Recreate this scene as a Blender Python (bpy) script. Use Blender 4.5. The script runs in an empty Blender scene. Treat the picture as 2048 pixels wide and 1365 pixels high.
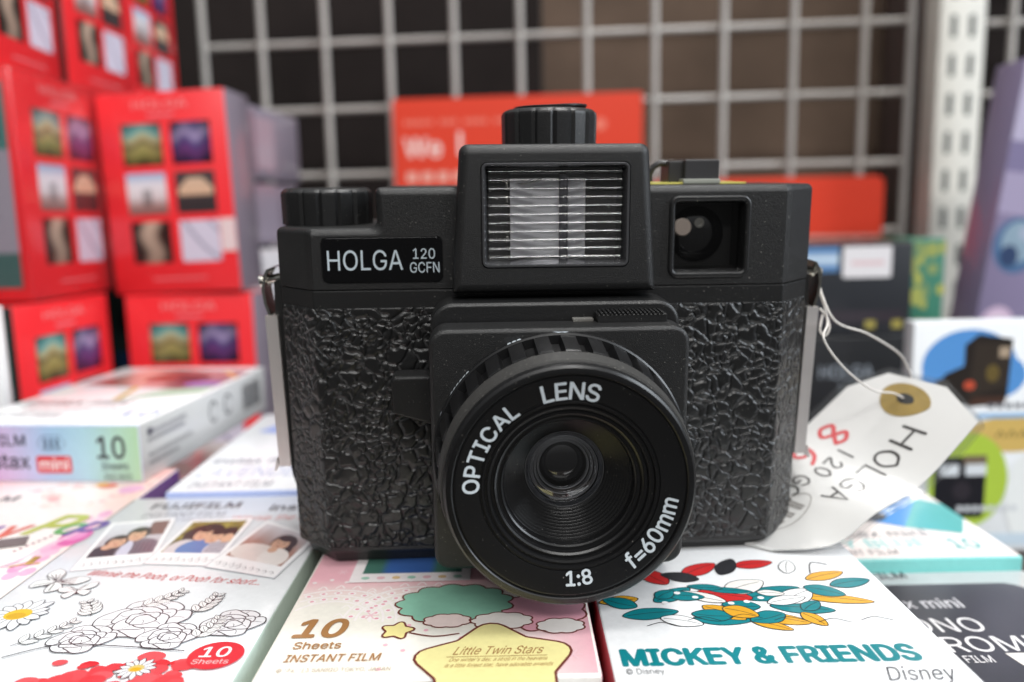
import bpy, bmesh, math, random
from mathutils import Vector, Matrix, Euler
random.seed(7)
sc = bpy.context.scene
COL = sc.collection
MM = 0.001
ZO = 131.0            # the shelf is world z = 0; the lens of the viewer stands 131 mm above it

# ------------------------------------------------------------------ camera, light, exposure
cam_d = bpy.data.cameras.new('viewer_camera')
cam = bpy.data.objects.new('viewer_camera', cam_d); COL.objects.link(cam)
sc.camera = cam
cam_d.sensor_width = 36.0
cam_d.lens = 36.0 * 1600 / 2048
cam_d.clip_start = 0.01; cam_d.clip_end = 30
pitch, roll = math.radians(8.4), math.radians(1.2)
fwd = Vector((0, math.cos(pitch), -math.sin(pitch)))
r0 = Vector((1, 0, 0)); u0 = r0.cross(fwd)
rv = r0 * math.cos(roll) - u0 * math.sin(roll); uv = rv.cross(fwd)
m3 = Matrix((rv, uv, -fwd)).transposed()
cam.matrix_world = Matrix.Translation((0, 0, ZO * MM)) @ m3.to_4x4()
cam_d.dof.use_dof = True
cam_d.dof.focus_distance = 0.152
cam_d.dof.aperture_fstop = 9.0

sc.view_settings.view_transform = 'Standard'
sc.view_settings.look = 'None'
sc.view_settings.exposure = 0.0
sc.view_settings.gamma = 1.0
try:
    sc.view_settings.use_curve_mapping = False
except Exception:
    pass

w = bpy.data.worlds.new('World'); sc.world = w; w.use_nodes = True
nt = w.node_tree; nt.nodes.clear()
out = nt.nodes.new('ShaderNodeOutputWorld'); bg = nt.nodes.new('ShaderNodeBackground')
tc = nt.nodes.new('ShaderNodeTexCoord'); sp = nt.nodes.new('ShaderNodeSeparateXYZ')
rp = nt.nodes.new('ShaderNodeValToRGB'); mr = nt.nodes.new('ShaderNodeMapRange')
mr.inputs['From Min'].default_value = -1; mr.inputs['From Max'].default_value = 1
rp.color_ramp.elements[0].color = (0.05, 0.048, 0.046, 1)
rp.color_ramp.elements[1].color = (0.80, 0.82, 0.84, 1)
e_ = rp.color_ramp.elements.new(0.5); e_.color = (0.13, 0.13, 0.13, 1)
nt.links.new(tc.outputs['Generated'], sp.inputs[0]); nt.links.new(sp.outputs[2], mr.inputs['Value'])
nt.links.new(mr.outputs[0], rp.inputs[0]); nt.links.new(rp.outputs[0], bg.inputs['Color'])
bg.inputs['Strength'].default_value = 0.62
nt.links.new(bg.outputs[0], out.inputs[0])

def area(name, loc, target, sx, sy, power, color=(1, 1, 1)):
    d = bpy.data.lights.new(name, 'AREA'); d.shape = 'RECTANGLE'; d.size = sx; d.size_y = sy
    d.energy = power; d.color = color
    o = bpy.data.objects.new(name, d); COL.objects.link(o)
    o.location = loc
    o.rotation_euler = (Vector(target) - Vector(loc)).to_track_quat('-Z', 'Y').to_euler()
    return o
# the shop's ceiling tubes: two rows overhead; then a low cool side light and an added fill
area('ceiling_tube_near', (-0.35, -0.35, 1.75), (0.0, 0.25, 0.1), 1.3, 0.20, 4, (1.0, 0.985, 0.96))
area('ceiling_tube_mid', (0.25, 0.30, 1.70), (0.05, 0.30, 0.1), 1.3, 0.20, 21, (1.0, 0.985, 0.96))
area('cool_side_light', (1.5, -0.15, 0.85), (0.1, 0.2, 0.1), 0.35, 1.2, 24, (0.86, 0.93, 1.0))  # unseen cool light from the right, set low to reach upright faces

area('added_fill_back', (0.25, -1.55, 1.45), (0.0, 0.2, 0.1), 1.6, 0.22, 30, (1.0, 0.985, 0.96))  # unseen lamp added behind the viewer to brighten front faces and lens interior

# ------------------------------------------------------------------ helpers
def lin(h):
    h = h.lstrip('#')
    c = [int(h[i:i + 2], 16) / 255 for i in (0, 2, 4)]
    return tuple((x / 12.92 if x <= 0.04045 else ((x + 0.055) / 1.055) ** 2.4) for x in c)

class NT:
    def __init__(s, name):
        s.m = bpy.data.materials.new(name); s.m.use_nodes = True
        s.t = s.m.node_tree; s.b = s.t.nodes['Principled BSDF']
    def n(s, typ, **kw):
        nd = s.t.nodes.new(typ)
        for k, v in kw.items(): setattr(nd, k, v)
        return nd
    def l(s, a, b): s.t.links.new(a, b)
    def set(s, **kw):
        for k, v in kw.items():
            key = k.replace('_', ' ')
            if key in s.b.inputs:
                if isinstance(v, tuple) and len(v) == 3: v = v + (1,)
                s.b.inputs[key].default_value = v
        return s
    def obj(s): return s.n('ShaderNodeTexCoord').outputs['Object']
    def noise(s, scale, detail=2, rough=0.5, vec=None):
        nd = s.n('ShaderNodeTexNoise'); nd.inputs['Scale'].default_value = scale
        nd.inputs['Detail'].default_value = detail; nd.inputs['Roughness'].default_value = rough
        s.l(vec if vec else s.obj(), nd.inputs['Vector']); return nd
    def ramp(s, src, stops, smooth=False):
        r = s.n('ShaderNodeValToRGB'); r.color_ramp.interpolation = 'B_SPLINE' if smooth else 'LINEAR'; els = r.color_ramp.elements
        while len(els) < len(stops): els.new(0.5)
        for e, (p, c) in zip(els, stops):
            e.position = p; e.color = (c, c, c, 1) if not isinstance(c, tuple) else c + (1,)
        s.l(src, r.inputs[0]); return r.outputs[0]
    def bump(s, h, strength, dist, normal=None):
        b = s.n('ShaderNodeBump'); b.inputs['Strength'].default_value = strength
        b.inputs['Distance'].default_value = dist; s.l(h, b.inputs['Height'])
        if normal: s.l(normal, b.inputs['Normal'])
        s.l(b.outputs[0], s.b.inputs['Normal']); return b.outputs[0]
    def mix(s, f, a, b):
        mx = s.n('ShaderNodeMix'); mx.data_type = 'RGBA'
        for i, v in ((0, f), (6, a), (7, b)):
            if isinstance(v, (int, float)): mx.inputs[i].default_value = v
            elif isinstance(v, tuple): mx.inputs[i].default_value = v + (1,) if len(v) == 3 else v
            else: s.l(v, mx.inputs[i])
        return mx.outputs[2]

def dusty(t, base, dust=(0.25, 0.24, 0.22), amount=0.73, scale=2600):
    """black plastic with scattered pale dust grains lying on it"""
    n1 = t.noise(scale, 1, 0.5)
    n2 = t.noise(90, 3, 0.6)
    th = t.n('ShaderNodeMath', operation='MULTIPLY_ADD')
    t.l(n2.outputs[0], th.inputs[0]); th.inputs[1].default_value = 0.16; t.l(n1.outputs[0], th.inputs[2])
    f = t.ramp(th.outputs[0], [(amount + 0.08, 0.0), (amount + 0.13, 0.8)])
    c = t.mix(f, base, dust)
    t.l(c, t.b.inputs['Base Color'])

def plastic(name, base, rough, grain=0.0, gscale=1700, dust=None, spec=0.5):
    t = NT(name); t.set(Base_Color=base, Roughness=rough, Specular_IOR_Level=spec)
    if dust: dusty(t, base, amount=dust)
    if grain:
        t.bump(t.noise(gscale, 2, 0.6).outputs[0], grain, 0.00009)
    return t.m

M = {}
M['grain'] = plastic('grained_black_plastic', (0.0105, 0.0105, 0.0108), 0.40, 1.0, 5200, 0.74)
M['satin'] = plastic('satin_black_plastic', (0.0095, 0.0095, 0.0098), 0.38, 0.6, 3600, 0.745)
M['gloss'] = plastic('gloss_black_plastic', (0.003, 0.003, 0.0035), 0.08, 0, 0, 0.80)
M['ring'] = plastic('lens_ring_plastic', (0.0055, 0.0055, 0.006), 0.33, 0.12, 2200, 0.765)
M['tread'] = plastic('dusty_ring_plastic', (0.040, 0.039, 0.037), 0.46, 0.5, 1300, 0.70)
M['dustgroove'] = plastic('dusty_groove_plastic', (0.12, 0.115, 0.105), 0.75, 0.5, 1500, 0.68)
M['matteblack'] = plastic('matte_black_plastic', (0.006, 0.006, 0.006), 0.55)
M['inner'] = plastic('inner_barrel_plastic', (0.012, 0.012, 0.0125), 0.2, 0.05, 2000, 0.77)

def leather():
    t = NT('pebbled_leatherette'); base = (0.0095, 0.0095, 0.0097)
    t.set(Base_Color=base, Roughness=0.32)
    co = t.obj()
    wn = t.noise(210, 2, 0.5, co)
    sb = t.n('ShaderNodeVectorMath', operation='SUBTRACT'); t.l(wn.outputs['Color'], sb.inputs[0]); sb.inputs[1].default_value = (0.5, 0.5, 0.5)
    scl = t.n('ShaderNodeVectorMath', operation='SCALE'); t.l(sb.outputs[0], scl.inputs[0]); scl.inputs['Scale'].default_value = 0.0044
    ad = t.n('ShaderNodeVectorMath', operation='ADD'); t.l(co, ad.inputs[0]); t.l(scl.outputs[0], ad.inputs[1])
    hs = []
    for sca in (300, 480):
        v = t.n('ShaderNodeTexVoronoi', feature='DISTANCE_TO_EDGE'); v.inputs['Scale'].default_value = sca
        t.l(ad.outputs[0], v.inputs['Vector'])
        hs.append(t.ramp(v.outputs['Distance'], [(0.0, 0.0), (0.06, 0.5), (0.14, 0.95), (0.26, 1.0)], True))
    sel = t.ramp(t.noise(120, 1, 0.5, co).outputs[0], [(0.50, 0.0), (0.56, 1.0)])
    mx = t.mix(sel, hs[0], hs[1])
    n1 = t.bump(mx, 1.0, 0.00040)
    n2 = t.noise(2600, 1, 0.5, co)
    t.bump(n2.outputs[0], 0.12, 0.0001, n1)
    dusty(t, base, amount=0.735)
    return t.m
M['leather'] = leather()

def metal(name, col, rough, scale=(900, 900, 60), amt=0.25):
    t = NT(name); t.set(Base_Color=col, Metallic=1.0, Roughness=rough)
    mp = t.n('ShaderNodeMapping'); mp.inputs['Scale'].default_value = scale; t.l(t.obj(), mp.inputs[0])
    n = t.noise(1.0, 3, 0.6, mp.outputs[0])
    t.bump(n.outputs[0], amt, 0.00015)
    return t.m
M['steel'] = metal('brushed_strap_clip_steel', (0.80, 0.755, 0.735), 0.40)
M['steel'].node_tree.nodes['Principled BSDF'].inputs['Metallic'].default_value = 0.82
M['chrome'] = metal('bright_nickel', (0.78, 0.76, 0.70), 0.12, (200, 200, 200), 0.05)
M['reflector'] = metal('flash_reflector_foil', (0.78, 0.78, 0.82), 0.34, (500, 500, 900), 0.6)
M['reflector'].node_tree.nodes['Principled BSDF'].inputs['Metallic'].default_value = 0.55

def glass(name, ior=1.49, rough=0.0, col=(1, 1, 1)):
    t = NT(name); t.set(Base_Color=col, Roughness=rough, Transmission_Weight=1.0, IOR=ior); return t.m
def thinclear(name, boost=0.0, rough=0.03):
    t = NT(name); tr = t.n('ShaderNodeBsdfTransparent'); gl = t.n('ShaderNodeBsdfGlossy'); gl.inputs['Roughness'].default_value = rough
    fr = t.n('ShaderNodeFresnel'); fr.inputs[0].default_value = 1.5
    ad = t.n('ShaderNodeMath', operation='ADD'); ad.use_clamp = True; t.l(fr.outputs[0], ad.inputs[0]); ad.inputs[1].default_value = boost
    ms = t.n('ShaderNodeMixShader'); t.l(ad.outputs[0], ms.inputs[0]); t.l(tr.outputs[0], ms.inputs[1]); t.l(gl.outputs[0], ms.inputs[2])
    if boost > .1:
        b = t.n('ShaderNodeBump'); b.inputs['Strength'].default_value = 0.22; b.inputs['Distance'].default_value = 0.0006
        mp = t.n('ShaderNodeMapping'); mp.inputs['Scale'].default_value = (130, 300, 500); t.l(t.obj(), mp.inputs[0])
        t.l(t.noise(1.0, 2, 0.5, mp.outputs[0]).outputs[0], b.inputs['Height']); t.l(b.outputs[0], gl.inputs['Normal'])
    t.t.nodes.remove(t.b); t.l(ms.outputs[0], t.t.nodes['Material Output'].inputs[0]); return t.m
M['glass'] = thinclear('clear_lens_plastic', 0.0)
M['coated'] = thinclear('coated_lens_glass', 0.07, 0.05)
M['ribglass'] = thinclear('clear_flash_cover', 0.13, 0.13)
def darkglass(name, base=(0.004, 0.004, 0.005)):
    t = NT(name); t.set(Base_Color=base, Roughness=0.03, Specular_IOR_Level=0.8, Coat_Weight=0.5, Coat_Roughness=0.02); return t.m
M['darkglass'] = darkglass('dark_viewfinder_glass')
def film(name):
    t = NT(name); nt_ = t.t
    tr = t.n('ShaderNodeBsdfTransparent'); gl = t.n('ShaderNodeBsdfGlossy'); gl.inputs['Roughness'].default_value = 0.2
    tr.inputs[0].default_value = (0.93, 0.93, 0.93, 1)
    fr = t.n('ShaderNodeLayerWeight'); fr.inputs[0].default_value = 0.07
    ms = t.n('ShaderNodeMixShader'); t.l(fr.outputs['Facing'], ms.inputs[0]); t.l(tr.outputs[0], ms.inputs[1]); t.l(gl.outputs[0], ms.inputs[2])
    n = t.noise(60, 3, 0.6); b = t.n('ShaderNodeBump'); b.inputs['Strength'].default_value = 0.25; b.inputs['Distance'].default_value = 0.002
    t.l(n.outputs[0], b.inputs['Height']); t.l(b.outputs[0], gl.inputs['Normal'])
    nt_.nodes.remove(t.b); t.l(ms.outputs[0], nt_.nodes['Material Output'].inputs[0]); return t.m
M['film'] = film('clear_plastic_film')

def printed(name, rough=0.42, coat=0.0, bumpy=0.0):
    """printed card: the ink colour comes with the mesh, the paper adds a faint fibre mottling"""
    t = NT(name); t.set(Roughness=rough, Coat_Weight=coat, Coat_Roughness=0.10)
    a = t.n('ShaderNodeAttribute'); a.attribute_name = 'Col'
    n = t.noise(700, 3, 0.6)
    f = t.ramp(n.outputs[0], [(0.3, 0.93), (0.7, 1.0)])
    mx = t.n('ShaderNodeMix'); mx.data_type = 'RGBA'; mx.blend_type = 'MULTIPLY'; mx.inputs[0].default_value = 1
    t.l(a.outputs['Color'], mx.inputs[6]); t.l(f, mx.inputs[7]); t.l(mx.outputs[2], t.b.inputs['Base Color'])
    if bumpy: t.bump(t.noise(45, 3, 0.6).outputs[0], bumpy, 0.004)
    return t.m
M['card'] = printed('coated_carton', 0.30, 0.5)
M['ink'] = printed('print_ink', 0.30, 0.5)
M['flat'] = printed('matte_print', 0.6)
M['paint'] = printed('white_lettering_paint', 0.45)

def painted(name, c1, rough=0.5, var=0.85, sc_=25, bump=0.0):
    t = NT(name); t.set(Roughness=rough, Specular_IOR_Level=0.12 if 'board' in name else 0.5)
    n = t.noise(sc_, 4, 0.6)
    f = t.ramp(n.outputs[0], [(0.3, var), (0.7, 1.0)])
    mx = t.n('ShaderNodeMix'); mx.data_type = 'RGBA'; mx.blend_type = 'MULTIPLY'; mx.inputs[0].default_value = 1
    mx.inputs[6].default_value = c1 + (1,); t.l(f, mx.inputs[7]); t.l(mx.outputs[2], t.b.inputs['Base Color'])
    if bump: t.bump(t.noise(900, 2).outputs[0], bump, 0.0003)
    return t.m
M['wire'] = painted('off_white_wire_coating', (0.43, 0.405, 0.38), 0.4)
M['post'] = painted('cream_painted_steel', (0.62, 0.60, 0.54), 0.45)
M['slot'] = painted('dark_slot', (0.07, 0.08, 0.075), 0.7)
M['board_dark'] = painted('black_backing_board', (0.021, 0.016, 0.015), 0.85, 0.6, 12)
M['board_brown'] = painted('brown_backing_board', (0.15, 0.105, 0.078), 0.75, 0.6, 9)
M['board_mauve'] = painted('mauve_side_board', (0.16, 0.125, 0.115), 0.7, 0.85, 8)
M['shelf'] = painted('dark_shelf_top', (0.05, 0.036, 0.028), 0.5, 0.6, 20)
M['thread'] = painted('white_cotton_thread', (0.72, 0.68, 0.64), 0.8)
M['white'] = painted('white_plastic', (0.74, 0.74, 0.73), 0.4, 0.95)
M['paper'] = painted('white_tag_card', (0.84, 0.835, 0.815), 0.55, 0.95, 60)
M['ochre'] = painted('ochre_paper_ring', (0.40, 0.27, 0.055), 0.6, 0.8, 300)
M['yellow'] = painted('yellow_tape', (0.62, 0.56, 0.12), 0.5)
M['mist'] = painted('cloudy_tape', (0.30, 0.31, 0.27), 0.4)
M['sliver'] = painted('hot_shoe_plastic', (0.035, 0.034, 0.036), 0.38)

def tag(o, label=None, cat=None, group=None, kind=None):
    if label: o['label'] = label
    if cat: o['category'] = cat
    if group: o['group'] = group
    if kind: o['kind'] = kind
    return o

def empty(name, loc, label, cat, rot=None, group=None):
    """a thing's base; loc in mm seen from the viewer (x right, y away, z up from the lens)"""
    o = bpy.data.objects.new(name, None); COL.objects.link(o)
    o.empty_display_size = 0.01
    R = rot.to_4x4() if rot is not None else Matrix.Identity(4)
    o.matrix_world = Matrix.Translation((loc[0] * MM, loc[1] * MM, (loc[2] + ZO) * MM)) @ R
    return tag(o, label, cat, group)

def rz(deg): return Matrix.Rotation(math.radians(deg), 3, 'Z')
def ry(deg): return Matrix.Rotation(math.radians(deg), 3, 'Y')
def rx(deg): return Matrix.Rotation(math.radians(deg), 3, 'X')

def mk(name, V, F, mat, parent=None, cols=None, smooth=None, k=1.0, off=(0, 0, 0), fcols=None, world=False, recalc=True):
    me = bpy.data.meshes.new(name)
    o_ = Vector(off)
    z = ZO if world else 0
    me.from_pydata([((Vector(v) - o_) * k + Vector((0, 0, z))) * MM for v in V], [], F)
    me.validate()
    if recalc:
        bm = bmesh.new(); bm.from_mesh(me); bmesh.ops.recalc_face_normals(bm, faces=bm.faces); bm.to_mesh(me); bm.free()
    if cols is not None or fcols is not None:
        ca = me.color_attributes.new('Col', 'FLOAT_COLOR', 'CORNER')
        for p in me.polygons:
            for li in p.loop_indices:
                c = fcols[p.index] if fcols is not None else cols[me.loops[li].vertex_index]
                ca.data[li].color = (c[0], c[1], c[2], 1)
    if smooth is not None:
        ang = math.radians(smooth)
        bm = bmesh.new(); bm.from_mesh(me)
        for f in bm.faces: f.smooth = True
        for e in bm.edges:
            if len(e.link_faces) == 2 and e.calc_face_angle(0) > ang: e.smooth = False
        bm.to_mesh(me); bm.free()
    me.materials.append(mat)
    o = bpy.data.objects.new(name, me); COL.objects.link(o)
    if parent: o.parent = parent
    return o

class Geo:
    def __init__(s): s.V = []; s.F = []
    def loft(s, loops, cap0=True, cap1=True, closed=True):
        b = len(s.V); n = len(loops[0])
        for lp in loops: s.V += [tuple(p) for p in lp]
        for i in range(len(loops) - 1):
            for j in range(n if closed else n - 1):
                a = b + i * n + j; c = b + i * n + (j + 1) % n
                s.F.append((a, c, c + n, a + n))
        if cap0: s.F.append(tuple(b + j for j in range(n))[::-1])
        if cap1: s.F.append(tuple(b + (len(loops) - 1) * n + j for j in range(n)))
        return s
    def box(s, x0, x1, y0, y1, z0, z1, r=0.0):
        r = min(r, (x1 - x0) / 2.1, (y1 - y0) / 2.1, (z1 - z0) / 2.1)
        lp = rrect(x0, x1, z0, z1, max(r, 0.001), 2)
        if r <= 0:
            return s.loft([[(x, y0, z) for x, z in lp], [(x, y1, z) for x, z in lp]])
        li = inset(lp, r)
        lm = inset(lp, r * .3)
        return s.loft([[(x, y0, z) for x, z in li], [(x, y0 + r * .3, z) for x, z in lm], [(x, y0 + r, z) for x, z in lp],
                       [(x, y1 - r, z) for x, z in lp], [(x, y1 - r * .3, z) for x, z in lm], [(x, y1, z) for x, z in li]])
    def tube(s, pts, r, n=8, cap=True):
        pts = [Vector(p) for p in pts]; loops = []
        up = Vector((0.13, 0.31, 0.94))
        for i, p in enumerate(pts):
            d = (pts[min(i + 1, len(pts) - 1)] - pts[max(i - 1, 0)]).normalized()
            a = d.cross(up)
            if a.length < 1e-3: a = d.cross(Vector((1, 0, 0)))
            a.normalize(); b = d.cross(a)
            rr = r[i] if isinstance(r, (list, tuple)) else r
            loops.append([p + a * rr * math.cos(t * 2 * math.pi / n) + b * rr * math.sin(t * 2 * math.pi / n) for t in range(n)])
        return s.loft(loops, cap, cap)
    def lathe(s, prof, n=96, cx=0, cz=0, closed_profile=False, rfun=None):
        """prof: (radius, y); axis along y"""
        loops = []
        for r, y in prof:
            loops.append([(cx + (r if rfun is None else rfun(r, y, j / n * 2 * math.pi)) * math.cos(j / n * 2 * math.pi), y,
                           cz + (r if rfun is None else rfun(r, y, j / n * 2 * math.pi)) * math.sin(j / n * 2 * math.pi)) for j in range(n)])
        if closed_profile: loops.append(loops[0])
        return s.loft(loops, False, False)

def rrect(x0, x1, z0, z1, r, n=5):
    pts = []
    for cx, cz, a0 in ((x1 - r, z0 + r, -90), (x1 - r, z1 - r, 0), (x0 + r, z1 - r, 90), (x0 + r, z0 + r, 180)):
        for i in range(n + 1):
            a = math.radians(a0 + 90 * i / n); pts.append((cx + r * math.cos(a), cz + r * math.sin(a)))
    return pts

def rpoly(pts, rad, n=5):
    """2D polygon (CCW) with rounded corners, n+1 points per corner"""
    o = []; N = len(pts)
    for i in range(N):
        p = Vector(pts[i]); a = (Vector(pts[i - 1]) - p); b = (Vector(pts[(i + 1) % N]) - p)
        r = rad[i] if isinstance(rad, (list, tuple)) else rad
        an = a.angle(b); la = a.normalized(); lb = b.normalized()
        d = min(r / math.tan(an / 2), a.length * .49, b.length * .49); r = d * math.tan(an / 2)
        p0 = p + la * d; p1 = p + lb * d
        c = p + (la + lb).normalized() * (r / math.sin(an / 2))
        v0 = p0 - c; v1 = p1 - c
        a0 = math.atan2(v0.y, v0.x); da = math.atan2(v1.y, v1.x) - a0
        while da > math.pi: da -= 2 * math.pi
        while da < -math.pi: da += 2 * math.pi
        for k in range(n + 1):
            t = a0 + da * k / n; o.append((c.x + r * math.cos(t), c.y + r * math.sin(t)))
    return o

def inset(lp, d):
    """offset a CCW loop inwards by d"""
    n = len(lp); o = []
    for i in range(n):
        p = Vector(lp[i]); j = 1
        a = Vector(lp[i - 1])
        while (p - a).length < 1e-6 and j < n: j += 1; a = Vector(lp[i - j])
        j = 1; b = Vector(lp[(i + 1) % n])
        while (b - p).length < 1e-6 and j < n: j += 1; b = Vector(lp[(i + j) % n])
        e0 = (p - a).normalized(); e1 = (b - p).normalized()
        n0 = Vector((-e0.y, e0.x)); n1 = Vector((-e1.y, e1.x))
        m = n0 + n1
        m = m / max(0.35, m.length_squared / 2) if m.length > 1e-6 else n0
        o.append((p.x + m.x * d, p.y + m.y * d))
    return o

_txt = {}
try:        # the plain grotesque that comes inside Blender itself; its default face otherwise
    import os
    SANS = bpy.data.fonts.load(os.path.join(bpy.utils.system_resource('DATAFILES'), 'fonts', 'Inter.woff2'))
except Exception:
    SANS = None
from mathutils.geometry import delaunay_2d_cdt
def fill_outline(P, nx):
    """triangles inside a glyph run's closed outlines (non-zero winding, as type is drawn)"""
    seen = set(); loops = []
    for st in sorted(nx):
        if st in seen: continue
        lp = [st]; seen.add(st); cur = st
        # outlines come as consecutive points, so keep to their drawn direction
        while True:
            c = [q for q in nx[cur] if q not in seen]
            if not c: break
            cur = (cur + 1) if (cur + 1) in c else c[0]
            seen.add(cur); lp.append(cur)
        if len(lp) > 2: loops.append(lp)
    if not loops: return [], []
    edges = [(lp[i], lp[(i + 1) % len(lp)]) for lp in loops for i in range(len(lp))]
    r = delaunay_2d_cdt([Vector(p) for p in P], edges, [], 0, 1e-6)
    V = [(v.x, v.y) for v in r[0]]; F = []
    B = [(min(P[i][0] for i in lp), max(P[i][0] for i in lp)) for lp in loops]
    for f in r[2]:
        x = sum(V[i][0] for i in f) / len(f); y = sum(V[i][1] for i in f) / len(f); wn = 0
        for lp, (b0, b1) in zip(loops, B):
            if x < b0 or x > b1: continue
            for i in range(len(lp)):
                (xa, ya), (xb, yb) = P[lp[i - 1]], P[lp[i]]
                if (ya <= y) != (yb <= y):
                    t = (y - ya) / (yb - ya)
                    if xa + t * (xb - xa) > x: wn += 1 if yb > ya else -1
        if wn: F.append(tuple(f))
    return V, F
CAP = 1.0
def text_mesh(s, bold=0.0, spacing=1.0):
    key = (s, spacing)
    if key in _txt: return _txt[key]
    c = bpy.data.curves.new('t', 'FONT'); c.body = s
    if SANS: c.font = SANS
    c.space_character = spacing; c.resolution_u = 4; c.fill_mode = 'NONE'; c.size = 10
    o = bpy.data.objects.new('t', c); COL.objects.link(o)
    dg = bpy.context.evaluated_depsgraph_get(); dg.update()
    me = bpy.data.meshes.new_from_object(o.evaluated_get(dg))
    P = [(v.co.x / 10, v.co.y / 10) for v in me.vertices]; nx = {e.vertices[0]: [] for e in me.edges}
    for e in me.edges:
        for a_, b in (tuple(e.vertices), tuple(e.vertices)[::-1]): nx.setdefault(a_, []).append(b)
    V, F = fill_outline(P, nx)
    bpy.data.objects.remove(o); bpy.data.curves.remove(c); bpy.data.meshes.remove(me)
    # scale so that a capital letter is one unit tall (the built-in font's caps are about 0.73)
    V = [(x / CAP, y / CAP) for x, y in V]
    _txt[key] = (V, F); return V, F

CAP = max(v[1] for v in text_mesh('H')[0]); _txt.clear()

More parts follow.
